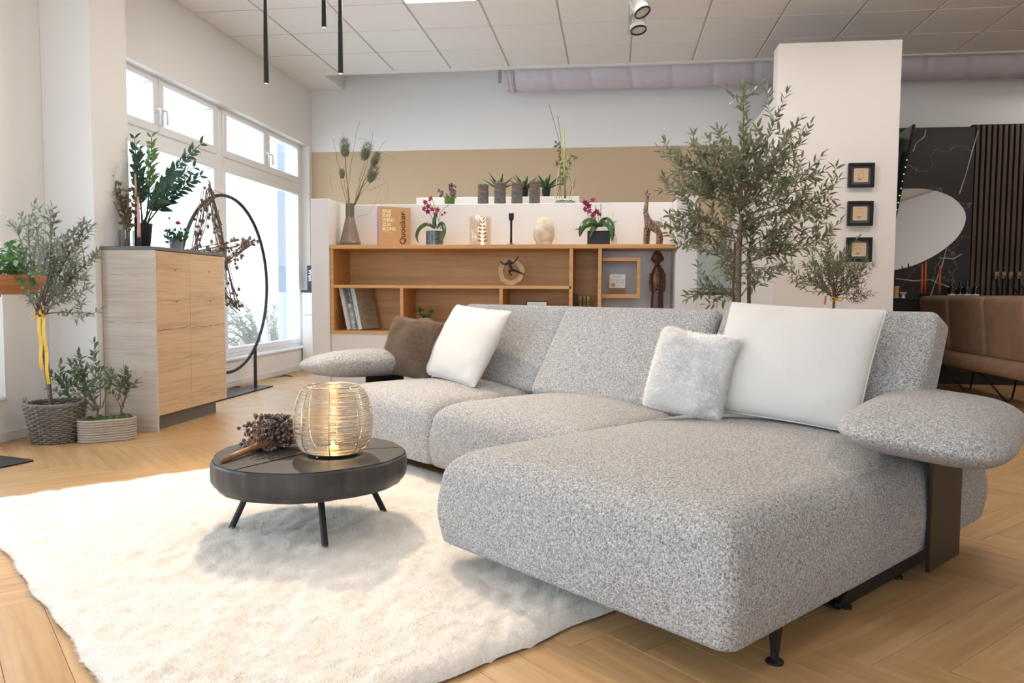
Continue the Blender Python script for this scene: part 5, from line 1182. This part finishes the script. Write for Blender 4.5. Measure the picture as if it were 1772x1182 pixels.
# ================================================================== olive trees behind the sofa
ob_ = at(1281, 525, 4.85); big = empty('olive_tree', (ob_.x, 4.85, 0), 0, 'large bushy olive tree standing behind the sofa', 'tree')
O_ = Vector((ob_.x, 4.85, 0)); q = lambda u, v, d=0: at(u, v, 4.85+d)-O_
MB().lathe([(.15, 0), (.16, .01), (.20, .34), (.205, .36), (.185, .36), (.18, .33), (.001, .32)], 32).build('pot', M_CLAY, big, 'auto')
tr_ = MB(); tr_.tube([Vector((0, 0, .3)), q(1277, 525), q(1278, 460), q(1280, 400), q(1283, 370)], [.02, .018, .017, .014, .010], 8); tr_.build('trunk', M_BARK, big, True)
MB().tube([Vector((.05, .05, .3)), q(1296, 525, .06), q(1296, 430, .06)], .012, 7).build('stake', M_TWIG, big); MB().tube([Vector((-.05, .03, .3)), q(1268, 520, .04), q(1272, 420, .04)], .008, 7).build('stake', M_TWIG, big)
R = random.Random(101); br = MB()
tg = [(1285, 150), (1345, 200), (1378, 215), (1385, 250), (1225, 240), (1248, 240), (1200, 255), (1150, 270), (1175, 265), (1143, 330), (1160, 300), (1170, 330), (1165, 395), (1180, 410), (1172, 425), (1215, 300), (1250, 290), (1275, 270), (1310, 250), (1335, 270), (1360, 290), (1420, 300), (1405, 310), (1440, 345), (1450, 360), (1420, 370), (1395, 400), (1430, 415), (1400, 430), (1360, 440), (1330, 450), (1230, 430), (1245, 460), (1300, 320), (1260, 340), (1230, 340), (1210, 380), (1190, 370), (1340, 340), (1370, 360), (1320, 380), (1350, 400), (1290, 390), (1250, 400), (1300, 430), (1225, 500), (1240, 515), (1265, 480), (1310, 470), (1330, 475), (1290, 300), (1240, 315), (1385, 330), (1200, 290), (1325, 300), (1270, 370)]
tgt = [q(u, v, R.gauss(0, .20)) for u, v in tg]
orig = q(1281, 400)
lmz = []
for t_ in tgt:
    zz_ = max(q(0, 470).z, min(q(0, 370).z, t_.z-.12)); o_ = Vector((orig.x+R.uniform(-.01, .01), 0, zz_)) if t_.z > q(0, 440).z else Vector((orig.x, 0, q(0, 430 if t_.z > q(0, 470).z else 500).z))
    lmz += bush(R, big, o_, [t_], .060, .0165, br, .0045, 5, .15, start=.4)
br.build('branches', M_BARK, big, True); split_leaves(lmz, big, M_OLIVE, 300)
sb_ = at(1440, 525, 5.75); sm = empty('olive_tree', (sb_.x, 5.75, 0), 0, 'small olive shrub with yellow bow before the white wall slab', 'tree')
O_ = Vector((sb_.x, 5.75, 0)); q = lambda u, v, d=0: at(u, v, 5.75+d)-O_
MB().lathe([(.11, 0), (.12, .01), (.15, .24), (.155, .26), (.14, .26), (.135, .23), (.001, .22)], 28).build('pot', M_CLAY, sm, 'auto')
MB().tube([Vector((0, 0, .2)), q(1442, 540), q(1444, 510)], [.012, .011, .009], 8).build('trunk', M_BARK, sm, True)
R = random.Random(55); br = MB(); tgt = [q(u, v, R.gauss(0, .12)) for u, v in ((1362, 470), (1375, 490), (1395, 440), (1390, 455), (1410, 430), (1432, 425), (1445, 430), (1455, 445), (1470, 428), (1480, 460), (1495, 465), (1500, 475), (1490, 490), (1505, 510), (1480, 520), (1415, 460), (1440, 455), (1460, 470), (1425, 480), (1450, 490), (1405, 485), (1400, 505), (1470, 500), (1430, 500), (1385, 480), (1420, 445), (1475, 480))]
lmz = bush(R, sm, q(1444, 515), tgt, .05, .011, br, .004, 3, .09); br.build('branches', M_BARK, sm, True); split_leaves(lmz, sm, M_OLIVE, 0)
rb = MB(); bow(rb, q(1447, 519, -.1), .034); rb.build('bow', M_YEL, sm, True); MB().tube([q(1427, 527, -.08), q(1429, 512, -.08)], .006, 6).build('orange_tag', mat('orange_ribbon', srgb(206, 110, 70), .6), sm)
# ================================================================== right side
# three little framed prints on the slab
M_MATB = mat('dark_grey_mount', srgb(84, 84, 88), .7); M_KRAFT = mat('kraft_tile', srgb(208, 180, 146), .7)
for k, (u0, v0_, u1, v1) in enumerate(((1466, 282.5, 1512, 325), (1464.5, 348.5, 1510, 391), (1462.5, 411, 1508, 453))):
    a = at(u0, v1, 6.70); b = at(u1, v0_, 6.70); w_ = (b.x-a.x); h_ = (b.z-a.z)
    t = empty('framed_print', ((a.x+b.x)/2, 6.70, (a.z+b.z)/2), 0, ['topmost of the three small black frames on the white slab', 'middle one of the three small black frames on the white slab', 'lowest of the three small black frames, just above the small olive'][k], 'picture frame', 'small framed prints on the slab')
    f_ = MB(); e = .022
    for (x0, x1, z0, z1) in ((-w_/2, w_/2, h_/2-e, h_/2), (-w_/2, w_/2, -h_/2, -h_/2+e), (-w_/2, -w_/2+e, -h_/2+e, h_/2-e), (w_/2-e, w_/2, -h_/2+e, h_/2-e)): f_.box(x0, x1, -.035, -.001, z0, z1, .002)
    f_.build('frame', M_BLACK, t); MB().box(-w_/2+e, w_/2-e, -.012, -.002, -h_/2+e, h_/2-e).build('mount', M_MATB, t)
    c_ = MB(); s_ = .056; r_ = .008; c_.prism([(sx*(s_-r_)+r_*math.cos(a0+PI/2*i/4), sy*(s_-r_)+r_*math.sin(a0+PI/2*i/4)) for sx, sy, a0 in ((1, 1, 0), (-1, 1, PI/2), (-1, -1, PI), (1, -1, 1.5*PI)) for i in range(5)], 0, .005, T(0, -.012, 0) @ Rx(PI/2)); ti = c_.build('print_tile', M_KRAFT, t)
    d_ = MB(); R = random.Random(k+3); y_ = -.0175
    for j in range(5): z = .038-.008*j if k == 2 and j < 2 else None
    d_.tube([(x, y_, z) for x, z in ((-.02, -.022), (-.024, .0), (-.012, .018), (.006, .022), (.02, .008), (.022, -.018), (.0, -.026), (-.02, -.022))], .0008, 4); d_.tube([(x, y_, z) for x, z in ((-.010, .004), (0, .009), (.010, .004))], .0007, 4); d_.box(-.022, .004, y_-.0003, y_, -.036, -.030)
    for j in range(3): d_.box(-.03+.01*j, .03-.012*j, y_-.0003, y_, .034+.004*j, .0348+.004*j)
    d_.build('line_drawing', M_INK, ti)
# marble wall, slats, mirror
def marble():
    m, nt, p, new, L = _new('black_marble'); v = coords(nt, new, L, (1, 1, 1)); n = new('ShaderNodeTexNoise'); n.inputs['Scale'].default_value = 1.7; n.inputs['Detail'].default_value = 5; n.inputs['Distortion'].default_value = .8; L(v, n.inputs['Vector'])
    mt = new('ShaderNodeMath'); mt.operation = 'SUBTRACT'; mt.inputs[1].default_value = .5; L(n.outputs['Fac'], mt.inputs[0]); ab = new('ShaderNodeMath'); ab.operation = 'ABSOLUTE'; L(mt.outputs[0], ab.inputs[0])
    rp = new('ShaderNodeValToRGB'); rp.color_ramp.elements[0].color = (*srgb(112, 104, 100), 1); rp.color_ramp.elements[0].position = .0; rp.color_ramp.elements[1].color = (*srgb(36, 30, 29), 1); rp.color_ramp.elements[1].position = .006; L(ab.outputs[0], rp.inputs[0]); L(rp.outputs[0], p.inputs['Base Color']); p.inputs['Roughness'].default_value = .3; return m
struct(MB().box(2.2, 3.76, 8.88, YB-.001, 0, 2.69), 'wall_marble', marble())
vn = MB(); Mvein = mat('white_marble_vein', srgb(186, 176, 170), .4)
for P in (((1602, 224), (1600, 236), (1585, 248), (1580, 262)), ((1693, 226), (1682, 262), (1672, 300), (1660, 335)), ((1638, 430), (1630, 460), (1618, 490), (1610, 512)), ((1550, 482), (1580, 486), (1610, 484), (1640, 496), (1660, 500)), ((1625, 446), (1650, 448), (1665, 439))):
    vn.tube([at(u, v, 8.879) for u, v in P], [.004+.004*(i % 2) for i in range(len(P))], 4)
o = vn.build('marble_veins', Mvein); o.parent = bpy.data.objects['wall_marble']
sw_ = struct(MB().box(3.76, 6.4, 8.93, YB-.001, 0, 2.72), 'wall_slat_panel', mat('black_felt', srgb(20, 18, 18), .95))
M_SLAT = wood('walnut_slat', (srgb(52, 40, 32), srgb(76, 60, 48), srgb(96, 78, 64)), (40, 40, 2), .5); sm_ = MB().box(-.017, .017, -.028, 0, 0, 2.71, .002).mesh('slat', M_SLAT)
for k in range(44): o = link('slat', sm_, None, sw_); o.location = (3.80+k*.0555, 8.93, 0)
mi = empty('wall_mirror', (0, 8.87, 0), 0, 'large frameless pebble-shaped mirror on the dark marble wall', 'mirror'); pts = [(1478, 345), (1510, 333), (1545, 328), (1600, 327), (1638, 337), (1662, 355), (1671, 377), (1661, 404), (1640, 426), (1610, 446), (1575, 461), (1540, 468), (1505, 466), (1476, 452), (1458, 425), (1452, 395), (1460, 365)]
P = [(at(u, v, 8.87).x, at(u, v, 8.87).z) for u, v in pts]; Pc = []
for i in range(len(P)):
    p0, p1, p2, p3 = [Vector(P[(i+k) % len(P)]) for k in (-1, 0, 1, 2)]
    for f in (0, .25, .5, .75): w_ = .5*((2*p1)+(p2-p0)*f+(2*p0-5*p1+4*p2-p3)*f*f+(3*p1-p0-3*p2+p3)*f**3); Pc.append((w_.x, w_.y))
MB().prism(Pc, -.012, .008, Rx(PI/2)).build('mirror_glass', mat('mirror', (.92, .9, .87), .02, metal=1), mi)
# television leaning out from behind the slab
tv = empty('television', (2.41, 7.02, 1.85), 0, 'thin black television seen edge-on behind the white slab', 'television'); tv.rotation_euler = (0, math.radians(9), math.radians(-4))
MB().box(-.012, .012, 0, 1.1, -.50, .50, .004).build('screen_panel', mat('black_screen', srgb(16, 16, 17), .12), tv); MB().box(-.05, -.012, .15, .95, -.3, .3, .004).build('rear_housing', M_BLACK, tv)
dm = mat('vent_hole_glow', srgb(150, 210, 170), .3, emit=(.6, 1, .8), estr=.8)
for k in range(12): MB().ell((-.002, -.002, -.46+.06*k), .006, 1).build('lit_vent_hole', dm, tv)  # glowing beads stand in for light shining through the vent holes
MB().tube([(-.04, .3, 0), (-.17, .2, 0), (-.20, -.11, 0)], .02, 6).build('wall_arm', M_BLACK, tv)
# leather bench
be = empty('leather_bench', (3.02, 5.6, 0), 0, 'long brown leather bench on thin black wire legs', 'bench'); M_LEA = mat('brown_leather', srgb(134, 106, 84), .6, noise=.12, nscale=9, bump=.25, bscale=70)
n_seg = 4; Lb = 2.75
for k in range(n_seg):
    a = Lb*k/n_seg; m = soft_box(.13, Lb/n_seg-.004, .52, .045, 0, 6, 5); xform(m, T(.15, a+Lb/n_seg/2, .385) @ Ry(-.10)); m.build('back_cushion', M_LEA, be, True)
m = soft_box(.62, Lb, .135, .055, .0, 10, 5); xform(m, T(.31, Lb/2, .265)); m.build('seat', M_LEA, be, True)
MB().tube([(.135, .05, .905), (.135, Lb-.05, .905)], .006, 6).build('piping', M_LEA, be)
for y in (.5, 1.55, 2.35): MB().tube([(.10, y, .28), (.30, y-.12, .008), (.44, y+.1, .008), (.50, y+.12, .28)], .008, 7).build('wire_leg', M_BLACK, be, True)
# sideboard behind the bench with bottles and candles
sbd = empty('sideboard', (2.55, 8.45, 0), 0, 'low dark sideboard below the mirror', 'sideboard'); MB().box(0, 3.0, 0, .42, .12, .86, .003).build('body', M_BLACK, sbd); MB().box(-.01, 3.01, -.01, .425, .86, .88, .002).build('top_board', M_BLACK, sbd); MB().box(.05, 2.95, .04, .40, 0, .12).build('plinth', M_BLACK, sbd)
M_BOT = mat('dark_bottle_glass', srgb(22, 20, 18), .08); YS_ = 8.62
for k, u in enumerate((1646.5, 1661.5, 1672.5, 1687.5)):
    p = at(u, 512, YS_+(k % 2)*.09); p.z = .881; zt = at(u, 487, YS_).z-.881; t = empty('wine_bottle', p, 0, ['dark wine bottle, leftmost of four behind the bench', 'dark wine bottle, second from the left behind the bench', 'dark wine bottle, third from the left behind the bench', 'dark wine bottle, rightmost of four behind the bench'][k], 'bottle', 'wine bottles on the sideboard')
    s = zt/.30*1.0; rr_ = .036; MB().lathe([(rr_, 0), (rr_*1.03, .006), (rr_*1.03, zt*.55), (rr_*.9, zt*.63), (.013, zt*.74), (.013, zt*.93), (.016, zt*.935), (.016, zt)], 20).build('glass', M_BOT, t, 'auto')
    MB().lathe([(rr_*1.04, zt*.06), (rr_*1.04, zt*.26)], 20, caps=False).build('label', M_PAPER, t, True)
M_ORA = mat('orange_wax', srgb(196, 88, 34), .45)
for k, (u, v) in enumerate(((1594, 457), (1600, 452), (1625, 459))):
    p = at(u, 512, YS_-.04*(k == 0)); p.z = .881; zt = at(u, v, YS_).z-.881; t = empty('taper_candle', p, 0, ['tall orange candle, leftmost of three before the marble', 'tall orange candle, middle and tallest of three', 'tall orange candle, rightmost of three before the marble'][k], 'candle', 'orange candles on the sideboard')
    MB().lathe([(.03, 0), (.03, .006), (.012, .012), (.013, .05)], 16).build('holder', M_BLACK, t); MB().lathe([(.0115, .04), (.0115, zt*.5), (.008, zt-.01), (.002, zt)], 14).build('candle', M_ORA, t, True)
p = at(1550, 512, YS_); p.z = .881; o = MB().lathe([(.032, 0), (.026, .03), (.03, .10), (.036, .125), (.028, .125), (.02, .09), (.001, .085)], 20).build('wooden_cup', M_OAK, None, 'auto'); o.location = p; tag(o, 'small tan wooden goblet next to the white slab', 'cup')
p = at(1563, 512, YS_); p.z = .881; o = MB().lathe([(.022, 0), (.012, .015), (.012, .035), (.032, .055), (.032, .062), (.024, .06), (.001, .05)], 20).build('white_cup', M_PAPER, None, 'auto'); o.location = p; tag(o, 'tiny white egg-cup shaped dish beside the wooden goblet', 'cup')
# wall taps on the slats
for k, u in enumerate((1723, 1736, 1748, 1762)):
    p = at(u, 476, 8.895); t = empty('wall_outlet', p, 0, 'brushed outlet with a thin pipe on the dark slat wall, %s of four' % ['leftmost', 'second', 'third', 'rightmost'][k], 'outlet', 'outlets on the slat wall'); Mo = mat('brushed_brass', srgb(150, 128, 96), .35, metal=.7) if k == 0 else bpy.data.materials['brushed_brass']
    MB().box(-.02, .02, -.02, .006, -.04, .035, .003).build('plate', Mo, t); MB().tube([(0, -.02, -.01), (0, -.05, -.015), (0, -.055, -.10), (.02+.05*(k > 1), -.055, -.22)], .006, 6).build('pipe', M_DARK, t, True)
# ================================================================== overhead
M_DUCT = mat('pale_fabric_duct', srgb(206, 200, 208), .75, noise=.03, nscale=10, bump=.15, bscale=20); yd, zd, rd = 8.62, 3.355, .235
du = empty('fabric_duct', (-1.19, yd, zd), 0, 'pale lilac ribbed fabric air duct along the ceiling edge', 'duct')
def duct_seg(x0, x1, n):
    m = MB(); V = []; seg = 40
    for i in range(n+1):
        x = x0+(x1-x0)*i/n
        for k in range(seg): a = 2*PI*k/seg; ph = x*2*PI/.42-a*.35; r = rd*(1-.05*max(0, math.cos(ph))**10+.004*math.sin(7*x+3*a)); V.append((x, r*math.cos(a), r*math.sin(a)))
    m.v = V
    for i in range(n):
        for k in range(seg): m.f.append((i*seg+k, i*seg+(k+1) % seg, (i+1)*seg+(k+1) % seg, (i+1)*seg+k))
    return m
duct_seg(0, 8.2, 420).build('sleeve', M_DUCT, du, True); MB().lathe([(.001, 0), (rd*1.01, 0), (rd*1.02, .07), (rd*.99, .075)], 40, Ry(PI/2)).build('end_cap', M_DUCT, du, 'auto')
for x in (.03, .085, 5.25, 5.3): MB().tube([(x, rd*1.01*math.cos(2*PI*k/40), rd*1.01*math.sin(2*PI*k/40)) for k in range(40)], .008, 6, closed=True).build('band', M_DUCT, du, True)
m = MB(); m.box(-.06, -.03, -.25, -.22, -.2, .39); m.build('bracket', mat('steel_bracket', srgb(150, 150, 152), .4, metal=.6), du)
for k, (u, v, Y) in enumerate(((461, 145, 5.0), (561, 48, 5.15), (589.5, 128, 5.05))):
    p = at(u, v, Y); t = empty('pendant_lamp', p, 0, ['black tube pendant lamp, leftmost and lowest hanging of three', 'black tube pendant lamp, middle and shortest of the three', 'black tube pendant lamp, rightmost of the three'][k], 'lamp', 'black tube pendants')
    L_ = CEIL-.006-p.z; MB().lathe([(.0155, 0), (.0165, .01), (.015, .3), (.011, .55), (.0105, min(.62, L_-.03))], 20, caps=False).build('tube', M_BLACK, t, True); MB().tube([(0, 0, .4 if L_ > .5 else L_-.2), (0, 0, L_)], .006, 8).build('rod', M_BLACK, t); MB().lathe([(.05, L_-.02), (.05, L_)], 24).build('canopy', M_BLACK, t, 'auto')
    MB().lathe([(.013, .003), (.001, .004)], 20).build('light_lens', mat('warm_lens', (1, .85, .7), .4, emit=(1, .78, .55), estr=6) if k == 0 else bpy.data.materials['warm_lens'], t)
M_SPOT = mat('white_spot_housing', srgb(212, 210, 206), .5)
def spotlight(c, d, lab, grp=None):
    c = Vector(c); t = empty('ceiling_spotlight', c, 0, lab, 'spotlight', 'ceiling spotlights'); M = Vector(d).to_track_quat('-Z', 'Y').to_matrix().to_4x4()
    MB().lathe([(.001, .075), (.05, .07), (.055, .06), (.062, -.055), (.064, -.06)], 28, M).build('housing', M_SPOT, t, 'auto'); MB().lathe([(.065, -.058), (.065, -.07), (.058, -.072), (.056, -.05), (.001, -.048)], 28, M).build('black_rim', M_BLACK, t, 'auto')
    f = MB()
    for k in range(14): a = PI*k/13-PI/2-.3; f.box(-.001, .001, .054, .064, -.02, .06, 0, M @ Rz(a))
    f.build('cooling_fins', mat('fin_grey', srgb(160, 158, 156), .5) if 'fin_grey' not in bpy.data.materials else bpy.data.materials['fin_grey'], t)
    zt = CEIL-.03-c.z; MB().tube([M @ Vector((0, -.05, .02)), Vector((-.05, .02, .05)), Vector((-.05, .02, zt))], .010, 6).build('arm', M_SPOT, t)
s2 = at(1103, 40, 6.45); s1 = at(1106, 10, 6.15)
spotlight(s2, (.15, -.25, -1), 'white ceiling spotlight on the track, the lower one in the picture'); spotlight(s1, (.45, -.3, -1), 'white ceiling spotlight on the track, the one cut by the top edge')
o = MB().box(s2.x-.07, s2.x-.03, 4.0, 7.3, CEIL-.032, CEIL-.007, .003).build('spotlight_track', M_SPOT); tag(o, 'white lighting track along the ceiling carrying the spotlights', 'track')
spotlight(KEY, Vector((-.95, 2.3, 0))-Vector(KEY), 'white ceiling spotlight above the rug, outside the picture')
